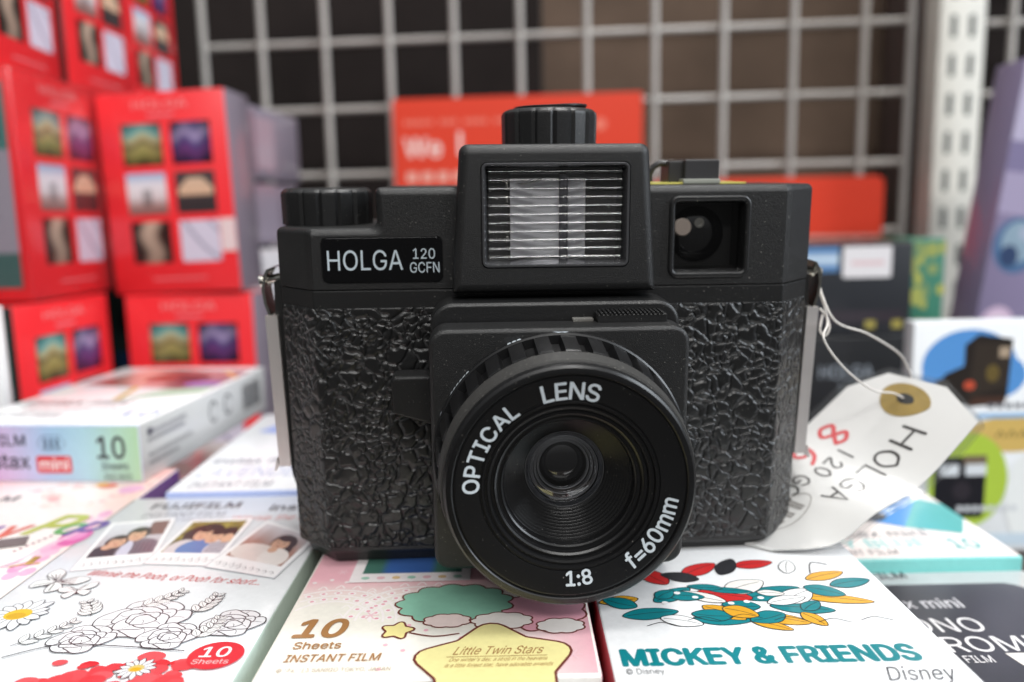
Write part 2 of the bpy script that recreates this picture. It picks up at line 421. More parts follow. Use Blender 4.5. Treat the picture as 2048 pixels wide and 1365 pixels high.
_lay = {}
class Art:
    """flat printing: shapes in a face's own millimetres, stacked a few microns apart"""
    def __init__(s, step=0.006): s.V = []; s.F = []; s.C = []; s.h = 0.0; s.step = step; s.cuts = []
    def _add(s, V, F, cols):
        s.h += s.step; b = len(s.V)
        s.V += [(x, y, s.h) for x, y in V]; s.F += [tuple(b + i for i in f) for f in F]
        s.C += cols if isinstance(cols, list) else [cols] * len(V)
    def _addt(s, V, F, col):
        """a glyph: its triangles lie a hair apart, since strokes of one glyph may overlap"""
        s.h += s.step; b = len(s.V)
        for i, f in enumerate(F):
            for j in f: s.V.append((V[j][0], V[j][1], s.h + s.step * .8 * (i % 9) / 9))
            s.F.append(tuple(range(b, b + len(f)))); s.C += [col] * len(f); b += len(f)
    def poly(s, pts, col):
        from mathutils.geometry import tessellate_polygon
        tris = tessellate_polygon([[Vector((x, y, 0)) for x, y in pts]])
        s._add(list(pts), [tuple(t) for t in tris], col); return s
    def rect(s, x0, y0, x1, y1, col, r=0.0):
        return s.poly(rrect(x0, x1, y0, y1, r, 4) if r else [(x0, y0), (x1, y0), (x1, y1), (x0, y1)], col)
    def ell(s, cx, cy, a, b, col, rot=0, n=28):
        c, d = math.cos(math.radians(rot)), math.sin(math.radians(rot)); P = []
        for i in range(n):
            t = 2 * math.pi * i / n; x, y = a * math.cos(t), b * math.sin(t); P.append((cx + c * x - d * y, cy + d * x + c * y))
        return s.poly(P, col)
    def stroke(s, pts, wd, col, closed=False, taper=False):
        P = [Vector(p) for p in pts]
        if closed: P.append(P[0])
        V = []; F = []; n = len(P)
        for i, p in enumerate(P):
            a = P[i - 1] if i > 0 else (P[-2] if closed else p); b = P[i + 1] if i < n - 1 else (P[1] if closed else p)
            d = (b - a)
            d = d.normalized() if d.length > 1e-9 else Vector((1, 0))
            q = Vector((-d.y, d.x)) * wd / 2
            if taper: q = q * (0.25 + 0.75 * math.sin(math.pi * min(max(i / (n - 1), 0.02), 0.98)))
            V += [tuple(p + q), tuple(p - q)]
            if i: k = 2 * i; F.append((k - 2, k - 1, k + 1, k))
        if not closed and not taper:       # round ends
            for p, o in ((P[0], P[0] - P[1]), (P[-1], P[-1] - P[-2])):
                a0 = math.atan2(o.y, o.x); b = len(V); V.append(tuple(p))
                for t in range(7):
                    a = a0 - math.pi / 2 + math.pi * t / 6; V.append((p.x + wd / 2 * math.cos(a), p.y + wd / 2 * math.sin(a)))
                F += [(b, b + 1 + t, b + 2 + t) for t in range(6)]
        s._add(V, F, col); return s
    def curve(s, pts, wd, col, closed=False, taper=False, n=6):
        return s.stroke(spline(pts, n, closed), wd, col, closed, taper)
    def blob(s, pts, col, line=None, lw=0.3, n=6):
        P = spline(pts, n, True); s.poly(P, col)
        if line: s.stroke(P, lw, line, True)
        return s
    def grid(s, x0, y0, x1, y1, nx, ny, fn, sk=None):
        V = []; F = []; C = []
        for j in range(ny + 1):
            for i in range(nx + 1):
                u, v = i / nx, j / ny
                if sk:
                    (a, b, c, d) = [Vector(p) for p in sk]; p = a * (1 - u) * (1 - v) + b * u * (1 - v) + c * u * v + d * (1 - u) * v
                    V.append((p.x, p.y))
                else: V.append((x0 + (x1 - x0) * u, y0 + (y1 - y0) * v))
                C.append(fn(u, v))
        for j in range(ny):
            for i in range(nx):
                a = j * (nx + 1) + i; F.append((a, a + 1, a + nx + 2, a + nx + 1))
        s._add(V, F, C); return s
    def text(s, t, x, y, size, col, bold=0.0, sx=1.0, shear=0.0, rot=0.0, align='l', spacing=1.0, width=None, taper=0):
        V, F = text_mesh(t, bold, spacing)
        if not V: return s
        xa = min(v[0] for v in V); xb = max(v[0] for v in V)
        if width: sx = width / ((xb - xa) * size)
        ox = {'l': xa, 'c': (xa + xb) / 2, 'r': xb}[align]
        c, d = math.cos(math.radians(rot)), math.sin(math.radians(rot)); P = []
        for vx, vy in V:
            px = (vx - ox) * size * sx + shear * vy * size; py = vy * size
            P.append((x + c * px - d * py, y + d * px + c * py))
        s.cuts.append((len(s.V), len(s.F)))
        s._addt(P, F, col)
        if bold > 0:
            b = bold * size * .8
            for i in range(8): s._addt([(q[0] + b * math.cos(i * .7854), q[1] + b * math.sin(i * .7854)) for q in P], F, col)
        s.cuts.append((len(s.V), len(s.F)))
        return s
    def build(s, name, parent, mapf, mat=None, h0=0.02, k=1.0, off=(0, 0, 0), label=None):
        if h0 == 0.02:
            key = (parent.name, tuple(round(c, 3) for c in mapf(0, 0, 0)), tuple(round(c, 3) for c in mapf(1, 1, 0)))
            h0 = _lay.get(key, 0.02)
        else: key = None
        if s.h > .06:
            q = .06 / s.h; s.h = .06; s.V = [(x, y, h * q) for x, y, h in s.V]
        if key: _lay[key] = h0 + s.h + .012
        segs = [(0, 0)] + sorted(set(c for c in s.cuts if 0 < c[0] < len(s.V))) + [(len(s.V), len(s.F))]
        for (a0, f0), (a1, f1) in zip(segs[:-1], segs[1:]):
            o = mk(name, [mapf(x, y, h0 + h) for x, y, h in s.V[a0:a1]], [tuple(i - a0 for i in f) for f in s.F[f0:f1]], mat or M['ink'], parent, cols=s.C[a0:a1], k=k, off=off, recalc=False)
        if label: o['label'] = label
        return o

def spline(pts, n=6, closed=False):
    P = [Vector(p) for p in pts]; N = len(P); o = []
    for i in range(N if closed else N - 1):
        if closed: a, b, c, d = P[i - 1], P[i], P[(i + 1) % N], P[(i + 2) % N]
        else: a, b, c, d = P[max(i - 1, 0)], P[i], P[i + 1], P[min(i + 2, N - 1)]
        for k in range(n):
            t = k / n
            o.append(0.5 * ((2 * b) + (c - a) * t + (2 * a - 5 * b + 4 * c - d) * t * t + (3 * b - a - 3 * c + d) * t ** 3))
    if not closed: o.append(P[-1])
    return [tuple(p) for p in o]

def lerp3(a, b, t): return tuple(a[i] + (b[i] - a[i]) * t for i in range(3))
def stops(cs):
    def f(t):
        for i in range(len(cs) - 1):
            if t <= cs[i + 1][0]:
                q = (t - cs[i][0]) / max(1e-6, cs[i + 1][0] - cs[i][0]); return lerp3(cs[i][1], cs[i + 1][1], min(max(q, 0), 1))
        return cs[-1][1]
    return f
W_ = lin('#f4f3f3'); K_ = lin('#1b1b1d'); G_ = lin('#55565a')

def carton(name, parent, w_, d_, h_, cols, mat=None, r=0.5):
    """a cardboard box with slightly rounded edges; cols: dict of face colours front/back/left/right/top/bottom"""
    g = Geo(); g.box(-w_ / 2, w_ / 2, 0, d_, 0, h_, r)
    me_cols = []
    base = cols.get('all', W_)
    for f in g.F:
        P = [Vector(g.V[i]) for i in f]
        nrm = Vector((0, 0, 0))
        for i in range(len(P)):
            a, b = P[i], P[(i + 1) % len(P)]
            nrm += a.cross(b)
        c = sum(P, Vector()) / len(P)
        # decide by where the face lies
        dd = {'left': -(c.x) / (w_ / 2), 'right': c.x / (w_ / 2), 'front': 1 - 2 * c.y / d_, 'back': 2 * c.y / d_ - 1, 'bottom': 1 - 2 * c.z / h_, 'top': 2 * c.z / h_ - 1}
        key = max(dd, key=dd.get); me_cols.append(cols.get(key, base))
    return mk(name, g.V, g.F, mat or M['card'], parent, fcols=me_cols, smooth=50)

def fm(w_, d_, h_):
    """face maps of a carton: millimetres from the lower left corner of each face"""
    return dict(front=lambda u, v, h: (u - w_ / 2, -h, v), top=lambda u, v, h: (u - w_ / 2, v, h_ + h),
                right=lambda u, v, h: (w_ / 2 + h, u, v), left=lambda u, v, h: (-w_ / 2 - h, d_ - u, v))

# ------------------------------------------------------------------ the setting
g = Geo(); g.box(-700, 700, 40, 760, -150, -131.2, 1)
shelf = mk('shelf', g.V, g.F, M['shelf'], None, smooth=40, world=True); tag(shelf, kind='structure')

gx = Vector((0.9956, -0.0935, -0.003)); gy = Vector((0.0935, 0.9956, 0)); G0 = Vector((-188.3, 645.5, 140.1))
def gp(u, d, v): return G0 + gx * u + gy * d + Vector((0, 0, v))
def board(name, u0, u1, d0, d1, v0, v1, mat, label, cat):
    g = Geo(); g.box(u0, u1, d0, d1, v0, v1, 1)
    o = mk(name, [gp(*v) for v in g.V], g.F, mat, None, smooth=40, world=True); tag(o, label, cat); return o
board('backing_board', -420, 212, 74, 82, -272, 260, M['board_dark'], 'black backing board behind the left half of the large wire grid', 'board')
board('backing_board', 212.5, 560, 76, 84, -272, 260, M['board_brown'], 'brown backing board behind the right half of the large wire grid', 'board')
board('side_board', 488, 508, -4, 70, -272, 260, M['board_mauve'], 'narrow mauve brown board left of the slotted post', 'board')
board('backing_board', 512, 900, 58, 66, -272, 260, M['board_dark'], 'black board behind the wire grid right of the slotted post', 'board')

def wire_grid(u_list, v_list, d, rad, u0, u1, v0, v1, label):
    o = empty('wire_grid', gp(u_list[0], d, v1), label, 'wire grid')
    base = gp(u_list[0], d, v1)
    for u in u_list:
        g = Geo(); g.tube([gp(u, d, v0) - base, gp(u, d, v1) - base], rad, 10); mk('wire', g.V, g.F, M['wire'], o, smooth=60)
    for v in v_list:
        g = Geo(); g.tube([gp(u0, d + rad * 1.7, v) - base, gp(u1, d + rad * 1.7, v) - base], rad, 10); mk('wire', g.V, g.F, M['wire'], o, smooth=60)
    return o
wire_grid([-47, 0, 50, 100, 150, 200, 250, 300, 350, 400, 450, 482], [100, 50, 0, -50, -100, -150, -200, -250], 0, 2.7, -48, 484, -271, 150,
          'large off-white wire grid panel behind the black camera, left of the slotted post')
wire_grid([556, 602, 648], [98, 48, -2, -52, -102, -152, -202], 10, 2.6, 540, 700, -271, 150, 'off-white wire grid panel right of the slotted post')

# slotted upright
up = empty('slotted_upright', (306.5, 560, -131), 'cream steel upright post with two columns of dark slots', 'post')
g = Geo(); g.box(-15.5, 15.5, 0, 22, 0, 420, 1.2); mk('post', g.V, g.F, M['post'], up, smooth=40)
for i in range(15):
    for sx_ in (-6.2, 6.2):
        z = 19 + i * 25.4
        g = Geo(); g.loft([[(x + sx_, y, zz) for x, zz in rrect(-2.0, 2.0, z, z + 15, 1.6, 3)] for y in (-0.05, 1.0)], True, True)
        mk('slot', g.V, g.F, M['slot'], up)

# ------------------------------------------------------------------ red notices on the grid
RED = lin('#e2442c')
def notice(u0, u1, v0, v1, d, label, r=2):
    b = gp(u0, d, v0)
    o = empty('notice_card', b, label, 'sign')
    loc = lambda u, v, h: tuple(gp(u0 + u, d - h, v0 + v) - b)
    g = Geo(); lp = rrect(0, u1 - u0, 0, v1 - v0, r, 5)
    g.loft([[loc(x, z, 0.0) for x, z in lp], [loc(x, z, -1.2) for x, z in lp]])
    mk('card', g.V, g.F, M['card'], o, fcols=[RED] * len(g.F))
    return o, loc
o, loc = notice(102.5, 290.5, -113, -45.5, -9, 'upper orange red notice with white words starting We, hung on wire grid')
a = Art()
for i in range(22):
    if i in (5, 9, 14): continue
    a.rect(9 + i * 4.6, 48.2, 9 + i * 4.6 + 2.8, 51.6, lin('#eb8d7c'))
a.text('We', 8, 24.5, 14, lin('#f7d9d2'), 0.04); a.text('l', 50, 24.5, 17.5, lin('#f7d9d2'), 0.04)
for i in range(14): a.rect(9 + i * 12.0, 5.6, 9 + i * 12.0 + 8.5, 13.0, lin('#efb1a2'), 1)
a.ell(157, 45, 4.4, 4.4, lin('#f0806c'))
a.build('lettering', o, loc, M['ink'])
o, loc = notice(297, 465, -155.5, -110, -9, 'plain lower orange red notice right of the black camera, hung on wire grid', 6)
a = Art(); a.rect(0.5, 0.3, 167, 2.6, lin('#d9a79c'), 1); a.build('pale_edge', o, loc, M['ink'])

# ------------------------------------------------------------------ stacked red camera cartons
RB = lin('#ea2c33'); TEAL = lin('#1f3a38')
def ph(kind):
    rnd = random.Random(kind * 13)
    def vig(u, v, p=1.0): return max(0.0, 1 - p * ((u - .5) ** 2 + (v - .5) ** 2) * 2.2)
    if kind == 0:
        f = stops([(0, lin('#2b2a1c')), (.2, lin('#8d8a4c')), (.42, lin('#a79f63')), (.5, lin('#4a4b33')), (.62, lin('#c9bd86')), (.8, lin('#7fc3bd')), (1, lin('#4aa3a0'))])
        return lambda u, v: tuple(c * vig(u, v, .9) for c in f(v + .07 * math.sin(9 * u)))
    if kind == 1:
        f = stops([(0, lin('#3a2350')), (.3, lin('#6f3a78')), (.5, lin('#4d3f78')), (.7, lin('#a99bc4')), (1, lin('#5a5487'))])
        return lambda u, v: tuple(c * vig(u, v, 1.1) for c in f(v + .09 * math.sin(11 * u + 1)))
    if kind == 2:
        f = stops([(0, lin('#7a4a45')), (.25, lin('#a98a85')), (.42, lin('#d9d0d2')), (.7, lin('#e9e6ea')), (1, lin('#8fb0d6'))])
        return lambda u, v: tuple(c * (0.45 if abs(u - .5) < .1 and .2 < v < .62 else 1) for c in f(v))
    if kind == 3:
        def fn(u, v):
            if v > .42 and (u - .5) ** 2 / .2 + (v - .42) ** 2 / .19 < 1: return lerp3(lin('#e0b08a'), lin('#d8bfa6'), v)
            return lerp3(lin('#2b2527'), lin('#554a4c'), v * .6 + .25 * math.sin(14 * v) ** 2)
        return fn
    if kind == 4:
        return lambda u, v: lerp3(lin('#241c19'), lin('#c5ad99'), max(0, 1 - (abs(u - .5 - .08 * math.sin(7 * v)) * 3.4) ** 2) * (.5 + .5 * v))
    return lambda u, v: lerp3(lin('#d8d3e4'), lin('#33406a'), min(1, max(0, 1.25 - 6.5 * abs(math.sin(3.1 * (u + v * .8) + 2 * u * v)))))

red_proto = None
RW, RD, RH = 69.5, 66.0, 103.5
def red_carton(loc, rot, label, depth=RD, wrap=False, sticker=False):
    o = empty('camera_carton', loc, label, 'box', rot, 'red camera cartons with six photos stacked at left')
    carton('carton', o, RW, depth, RH, dict(all=RB, left=(RB if wrap else lin('#15211f')), right=lin('#7d7480'), front=RB, top=lin('#b9131b')), M['card'], 0.6)
    F_ = fm(RW, depth, RH)
    for i in range(6):
        c, r = i % 2, i // 2
        a = Art(); x0 = 12.5 + c * 26.5; z0 = 66.5 - r * 25.2
        a.grid(x0, z0, x0 + 21.5, z0 + 21.5, 22, 22, ph(i)); a.build('photo_print', o, F_['front'], M['ink'])
    a = Art(); a.text('HOLGA', RW / 2, 95.2, 4.2, lin('#f0a0a0'), 0.0, 1.5, align='c'); a.rect(RW / 2 - 7, 91.2, RW / 2 + 7, 92.4, lin('#e88088'))
    for i in range(15): a.rect(22 + i * 2.0, 7.0, 23.3 + i * 2.0, 8.2, lin('#ec8a90'))
    a.build('lettering', o, F_['front'], M['ink'])
    if sticker:
        a = Art(); a.rect(RW - 8.5, 21, RW - .3, 38, lin('#e8d3d3')); a.build('price_sticker', o, F_['front'], M['flat'])
    # the carton's narrow side has a framed picture and a teal panel
    a = Art(); a.rect(4, 8, depth - 4, RH - 6, lin('#a39aa6')); a.rect(4, 6, depth - 4, 22, lin('#4d6b68')); a.rect(4, 68, depth - 4, RH - 6, lin('#4f7f7b')); a.rect(10, 72, depth - 8, 92, lin('#31514e')); a.ell(depth / 2, 62, 9, 8, lin('#12181a'))
    a.rect(8, 38, depth - 12, 39.2, lin('#8a7f90'))
    a.build('side_print', o, F_['left'], M['ink'])
    if wrap:
        g = Geo(); g.box(-RW / 2 - .8, RW / 2 + .8, -.9, depth + .8, -0.1, RH + .8, 1.5); mk('plastic_wrap', g.V, g.F, M['film'], o, smooth=40)
    return o
T75 = rz(82)
red_carton((-176.5, 425, -33), rz(-5) @ ry(-1.4), 'red carton with pale sticker at its right edge, facing the viewer, middle of stack', 30, sticker=True)
red_carton((-172, 425, -137.5), rz(-3), 'red carton directly under the front-facing stickered red carton, beside white rainbow box', 30)
red_carton((-216.5, 400, -31), rz(87), 'shrink-wrapped red carton turned sideways, second from top at far left', 66, wrap=True)
red_carton((-229, 399, 73.5), rz(93), 'top red carton at far left corner, standing on the shrink-wrapped carton', 66)
red_carton((-216, 385, -135.5), rz(84), 'red carton under the shrink-wrapped carton, behind the white rainbow film box', 66)
red_carton((-226, 466, 74.5), rz(88), 'red carton in the top row, between the top corner carton and the rearmost carton', 40)
red_carton((-229, 541, 74.5), rz(88), 'rearmost red carton of the top row, touching the edge of the wire grid', 40)

def plain_box(name, loc, w_, d_, h_, cols, label, cat='box', rot=None, group=None, r=0.6):
    o = empty(name, loc, label, cat, rot, group)
    carton('carton', o, w_, d_, h_, cols, M['card'], r)
    return o, fm(w_, d_, h_)
o, F_ = plain_box('mauve_carton', (-177, 466, 30), 38, 98, 43, dict(all=lin('#8b8390')), 'upper mauve grey carton behind the front-facing red carton', rot=rz(-9))
a = Art(); a.rect(3, 4, 30, 39, lin('#958c99')); a.rect(36, 6, 60, 37, lin('#9b93a0')); a.rect(30, 2, 34, 41, lin('#6d6472')); a.build('side_print', o, F_['right'], M['ink'])
o, F_ = plain_box('mauve_carton', (-178, 466, -10), 38, 88, 37, dict(all=lin('#7b7280')), 'lower mauve grey carton behind the front-facing red carton', rot=rz(-11))
a = Art(); a.rect(3, 3, 22, 33, lin('#6e6473')); a.rect(30, 3, 60, 33, lin('#8d8492')); a.build('side_print', o, F_['right'], M['ink'])
o, F_ = plain_box('label_carton', (-170, 458, -72), 40, 80, 59, dict(all=lin('#c9c8cc')), 'white carton with printed grey text lines, left of the camera knob', rot=rz(-12))
a = Art()
for i in range(12): a.rect(4, 8 + i * 4, 4 + 28 * (0.6 + .4 * random.random()), 9.3 + i * 4, lin('#8f9096'))
a.build('lettering', o, F_['right'], M['ink'])
a = Art()
for i in range(10): a.rect(4, 8 + i * 4.4, 4 + 30 * (0.6 + .4 * random.random()), 9.4 + i * 4.4, lin('#8f9096'))
a.build('lettering', o, F_['front'], M['ink'])
o, F_ = plain_box('mauve_carton', (-168, 460, -131), 50, 80, 58.5, dict(all=lin('#8b5560')), 'dull pink carton under the white text carton, mostly hidden by red carton', rot=rz(-6))
o, F_ = plain_box('teal_carton', (-221, 470, -131), 36, 50, 100, dict(all=lin('#20312f')), 'dark teal carton in the gap between the two lowest red cartons')
a = Art(); a.ell(16, 78, 8, 9, lin('#0c1013')); a.rect(22, 60, 34, 96, lin('#4b605a')); a.rect(4, 40, 20, 60, lin('#1b3d66')); a.build('front_print', o, F_['front'], M['ink'])
o, F_ = plain_box('white_divider', (-190, 276, -75), 22, 5, 50, dict(all=lin('#efefef')), 'slim white divider panel at the left edge beside the rainbow film box', 'divider')

# ------------------------------------------------------------------ film boxes lying on the shelf
def film_box(name, x0, x1, y0, ztop, label, d_=96, h_=18, cols=None, rot=0, group=None):
    """x0..x1 and the near edge y0 in mm; the box's own corner is its lower left"""
    w_ = x1 - x0
    R = rz(rot)
    c = Vector((x0, y0, 0)) + R @ Vector((w_ / 2, 0, 0))
    o = empty(name, (c.x, c.y, ztop - h_), label, 'film box', R)
    carton('carton', o, w_, d_, h_, cols or dict(all=W_), M['card'], 0.55)
    return o, fm(w_, d_, h_)
GRP = 'boxes under the top layer of film boxes'
def under(x0, x1, y0, z, label):
    o, _ = film_box('film_box', x0, x1, y0, z, label, 96, 18, dict(all=lin('#e6e6e4')))
# supporting layer beneath (edges only show at the right)
under(-106, -46, 126, -93.1, 'plain white film box under the box with the red circle')
under(-44, 15, 127, -93.1, 'plain white film box under the pink film box')
under(16, 70, 127, -93.1, 'plain white film box under the white box with teal title')
under(-168, -108, 150, -93.1, 'plain white film box under the box with the rainbow word')
under(-168, -108, 248, -93.1, 'plain white film box under the rainbow gradient film box')
under(-98, -40, 224, -91.6, 'plain white film box under the lavender film box')

# --- box 1: white, line drawings and a red circle
BK = lin('#3a3a3e'); INKB = lin('#2a2a2e'); REDI = lin('#cf4a4c')
o, F_ = film_box('film_box', -108, -48, 122, -75, 'white film box with three snapshots, flower drawings and red 10 circle', 96, 18,
                 dict(all=lin('#e7e9eb'), right=lin('#b9c9bf'), front=lin('#e3e8e4')))
X = lambda x: x + 108
Y = lambda y: y - 122
top = F_['top']
a = Art()
a.text('FUJIFILM', X(-99.4), Y(208.8), 4.2, BK, 0.035, width=24); a.text('INSTANT FILM', X(-99.3), Y(202.6), 3.0, lin('#8a8c92'), 0.0, width=22)
a.text('CREDIT CARD SIZE PICTURE', X(-99.2), Y(199.6), 1.6, lin('#9a9ca0'), 0.0, width=23)
a.text('instax', X(-66.2), Y(205.8), 4.6, BK, 0.03, width=15); a.text('Winnie the Pooh', X(-75), Y(198.8), 3.6, lin('#e39a95'), 0, shear=.25, width=26)
a.text('Winnie the Pooh, or Pooh for short...', X(-95.4), Y(167.4), 2.7, REDI, 0, shear=.3, width=41, rot=-9.5)
a.build('lettering', o, top, M['ink'])
def snap(corners, bgc, kind):
    """snapshot lying on the print: corners bl, br, tr, tl (mm on the face)"""
    a = Art(); bl, br, tr, tl = [Vector(c) for c in corners]
    def P(u, v): 
        p = bl * (1 - u) * (1 - v) + br * u * (1 - v) + tr * u * v + tl * (1 - u) * v; return (p.x, p.y)
    def E(cu, cv, au, av, col, n=18): a.poly([P(min(max(cu + au * math.cos(6.283 * i / n), 0), 1), min(max(cv + av * math.sin(6.283 * i / n), 0), 1)) for i in range(n)], col)
    def R4(u0, v0, u1, v1, col): a.poly([P(u0, v0), P(u1, v0), P(u1, v1), P(u0, v1)], col)
    # white card under the picture
    a.poly([P(-.09, -.34), P(1.09, -.34), P(1.09, 1.09), P(-.09, 1.09)], lin('#c9cbd0')); a.poly([P(-.07, -.32), P(1.07, -.32), P(1.07, 1.07), P(-.07, 1.07)], lin('#f7f7f7'))
    a.grid(0, 0, 1, 1, 10, 10, bgc, [P(0, 0), P(1, 0), P(1, 1), P(0, 1)])
    sk = lin('#d9ab8e'); hair = lin('#2b1d1a')
    if kind == 0:
        R4(.70, .55, 1, 1, lin('#7a5a50')); 
        E(.24, .08, .34, .26, lin('#2c303c')); E(.72, .12, .34, .34, lin('#7a707c')); E(.52, .12, .10, .3, lin('#cfcfe0'))
        E(.30, .42, .19, .2, hair); E(.58, .64, .20, .2, hair); E(.31, .39, .14, .16, sk); E(.57, .57, .14, .18, sk); E(.2, .27, .09, .08, sk)
        for i in range(5): R4(.62 + i * .07, .05, .635 + i * .07, .34, lin('#544a58'))
    elif kind == 1:
        E(.42, .58, .34, .34, hair); E(.82, .5, .2, .3, hair); E(.25, .1, .24, .3, lin('#d8cfd0')); E(.5, .12, .3, .28, lin('#5d82b8')); E(.86, .12, .2, .28, lin('#cbc6cf'))
        E(.42, .56, .15, .2, sk); E(.66, .46, .14, .18, sk); E(.9, .44, .1, .14, sk)
        for i in range(6): R4(.7, .04 + i * .05, .99, .058 + i * .05, lin('#56505e'))
    else:
        E(.66, .62, .22, .26, hair); E(.74, .42, .16, .26, hair); E(.62, .58, .15, .19, sk); E(.42, .2, .46, .26, lin('#e3d9d2')); E(.74, .18, .24, .28, lin('#ece5df')); E(.6, .38, .08, .09, sk)
    for (fu, fv, fw) in (((.31, .39, .06), (.57, .57, .06)), ((.42, .54, .06), (.66, .45, .055)), ((.62, .57, .06),))[kind]:
        for sg in (-1, 1): E(fu + sg * fw, fv + .03, .017, .014, lin('#3a241e'), 8)
        E(fu, fv - .075, .035, .014, lin('#a8524c'), 8); E(fu + .012, fv - .01, .012, .03, lin('#c4906f'), 8); E(fu, fv + .15, .12, .06, hair, 12)
    # little doodles along the lower border
    rr = random.Random(kind)
    for i in range(9):
        u = .04 + i * .115
        c = [lin('#6b6b70'), lin('#d8ae35'), lin('#c9504a'), lin('#7d8a6a'), lin('#8d87a8')][rr.randrange(5)]
        if rr.random() < .4: E(u, -.16, .035, .07, c)
        a.stroke([P(u - .04, -.2), P(u, -.1 - .08 * rr.random()), P(u + .04, -.22), P(u + .01, -.25)], .16, lin('#5c5c60'))
    a.build('snapshot_print', o, top, M['ink'])
bgs = [lambda u, v: lerp3(lin('#a7a1a4'), lin('#dcdde3'), v), 
       lambda u, v: lerp3(lin('#4f4a1c'), lin('#b3a548'), .5 + .5 * math.sin(17 * u + 3 * math.sin(19 * v))) , 
       lambda u, v: lerp3(lin('#a67c6c'), lin('#d9d6da'), max(0, min(1, v * 1.8 - .8 + .1 * math.sin(20 * u))))]
snap([(X(-100), Y(176.6)), (X(-85.6), Y(179.2)), (X(-90), Y(200)), (X(-103.6), Y(197.6))], bgs[0], 0)
snap([(X(-83.6), Y(178.8)), (X(-69.2), Y(177.6)), (X(-69.4), Y(198.6)), (X(-83.3), Y(198.2))], bgs[1], 1)
snap([(X(-67.4), Y(176.2)), (X(-52.6), Y(169.4)), (X(-49.6), Y(186)), (X(-63.6), Y(196))], bgs[2], 2)
# line art: daisies, butterflies, roses
a = Art(); LC = lin('#303034')
def daisy(cx, cy, r, pet=15, yel=lin('#e5bd2c')):
    for i in range(pet):
        t = 6.283 * i / pet + .1 * random.random(); l = r * (.85 + .3 * random.random()); c, s_ = math.cos(t), math.sin(t)
        q = lambda d, s2: (cx + c * d - s_ * s2, cy + s_ * d + c * s2)
        a.blob([q(r * .35, -.1 * r), q(l * .7, -.17 * r), q(l, 0), q(l * .7, .17 * r), q(r * .35, .1 * r)], lin('#e7e9eb'), LC, .17, 4)
    a.ell(cx, cy, r * .42, r * .36, yel); a.ell(cx, cy - r * .1, r * .3, r * .2, lin('#d4a61e'))
def butterfly(cx, cy, s_, rot, dark):
    c, d = math.cos(rot), math.sin(rot)
    q = lambda x, y: (cx + (c * x - d * y) * s_, cy + (d * x + c * y) * s_)
    for sg in (-1, 1):
        a.blob([q(0, .1), q(sg * .5, .9), q(sg * 1.2, 1.0), q(sg * 1.1, .35), q(sg * .4, .05)], lin('#f2f3f2'), LC, .16, 5)
        a.blob([q(0, 0), q(sg * .5, .02), q(sg * .9, -.3), q(sg * .6, -.85), q(sg * .2, -.5)], lin('#f2f3f2'), LC, .16, 5)
        for i in range(5 if dark else 2): a.stroke([q(sg * .1, .12), q(sg * (.5 + .14 * i), .85 - .14 * i)], .2 if dark else .12, LC)
        if dark: a.stroke([q(sg * .15, -.1), q(sg * .6, -.65)], .3, lin('#5c6a5c'))
    a.stroke([q(0, .35), q(0, -.45)], .45 if dark else .25, INKB)
def rose(cx, cy, s_):
    for k in range(3):
        P = []
        for i in range(9):
            t = 6.283 * i / 9 + k; r = s_ * (1 - .27 * k) * (.85 + .22 * math.sin(3 * t + k)); P.append((cx + r * math.cos(t) * 1.25, cy + r * math.sin(t) * .8))
        a.blob(P, lin('#f4f4f5'), LC, .16, 5)
    for i in range(7):
        t = 6.283 * i / 7; a.curve([(cx + .3 * s_ * math.cos(t), cy + .2 * s_ * math.sin(t)), (cx + .8 * s_ * math.cos(t + .4), cy + .5 * s_ * math.sin(t + .4)), (cx + 1.2 * s_ * math.cos(t + .2), cy + .78 * s_ * math.sin(t + .2))], .13, LC)
def leafy(x0, y0, x1, y1, n=5, col=LC):
    d = Vector((x1 - x0, y1 - y0)); L = d.length; d.normalize()
    a.curve([(x0, y0), ((x0 + x1) / 2 + .8, (y0 + y1) / 2), (x1, y1)], .2, col)
    for i in range(n):
        t = (i + .6) / n; p = Vector((x0, y0)) + d * L * t + Vector((.8 * math.sin(math.pi * t), 0))
        for sg in (-1, 1):
            c, s_ = math.cos(sg * .75), math.sin(sg * .75); e = Vector((d.x * c - d.y * s_, d.x * s_ + d.y * c)); m = Vector((-e.y, e.x)); l = 3.1 * (1.1 - .5 * t)
            q = lambda f, k: tuple(p + e * l * f + m * l * k)
            a.blob([q(0, 0), q(.45, .26), q(1, 0), q(.45, -.26)], lin('#f1f3f1'), col, .15, 4); a.stroke([q(.1, 0), q(.8, 0)], .1, col)
def rose(cx, cy, s_):
    """a peony in outline: outer petals first, inner ones folded over them"""
    for ring_, (n, r, pl) in enumerate(((6, .62, .62), (5, .34, .5), (3, .12, .34))):
        for i in range(n):
            t = 6.283 * i / n + ring_ * .5 + .2 * math.sin(i * 2.1); px, py = cx + r * s_ * math.cos(t) * 1.15, cy + r * s_ * math.sin(t) * .95
            P = []
            for k in range(8):
                u = 6.283 * k / 8; w_ = pl * s_ * (1 + .16 * math.sin(3 * u + i)); P.append((px + w_ * math.cos(u), py + w_ * .85 * math.sin(u)))
            a.blob(P, lin('#e7e9eb'), LC, .24, 5)
            a.curve([(px, py), (px + .35 * pl * s_ * math.cos(t + .3), py + .3 * pl * s_ * math.sin(t + .3)), (px + .75 * pl * s_ * math.cos(t), py + .66 * pl * s_ * math.sin(t))], .11, LC)
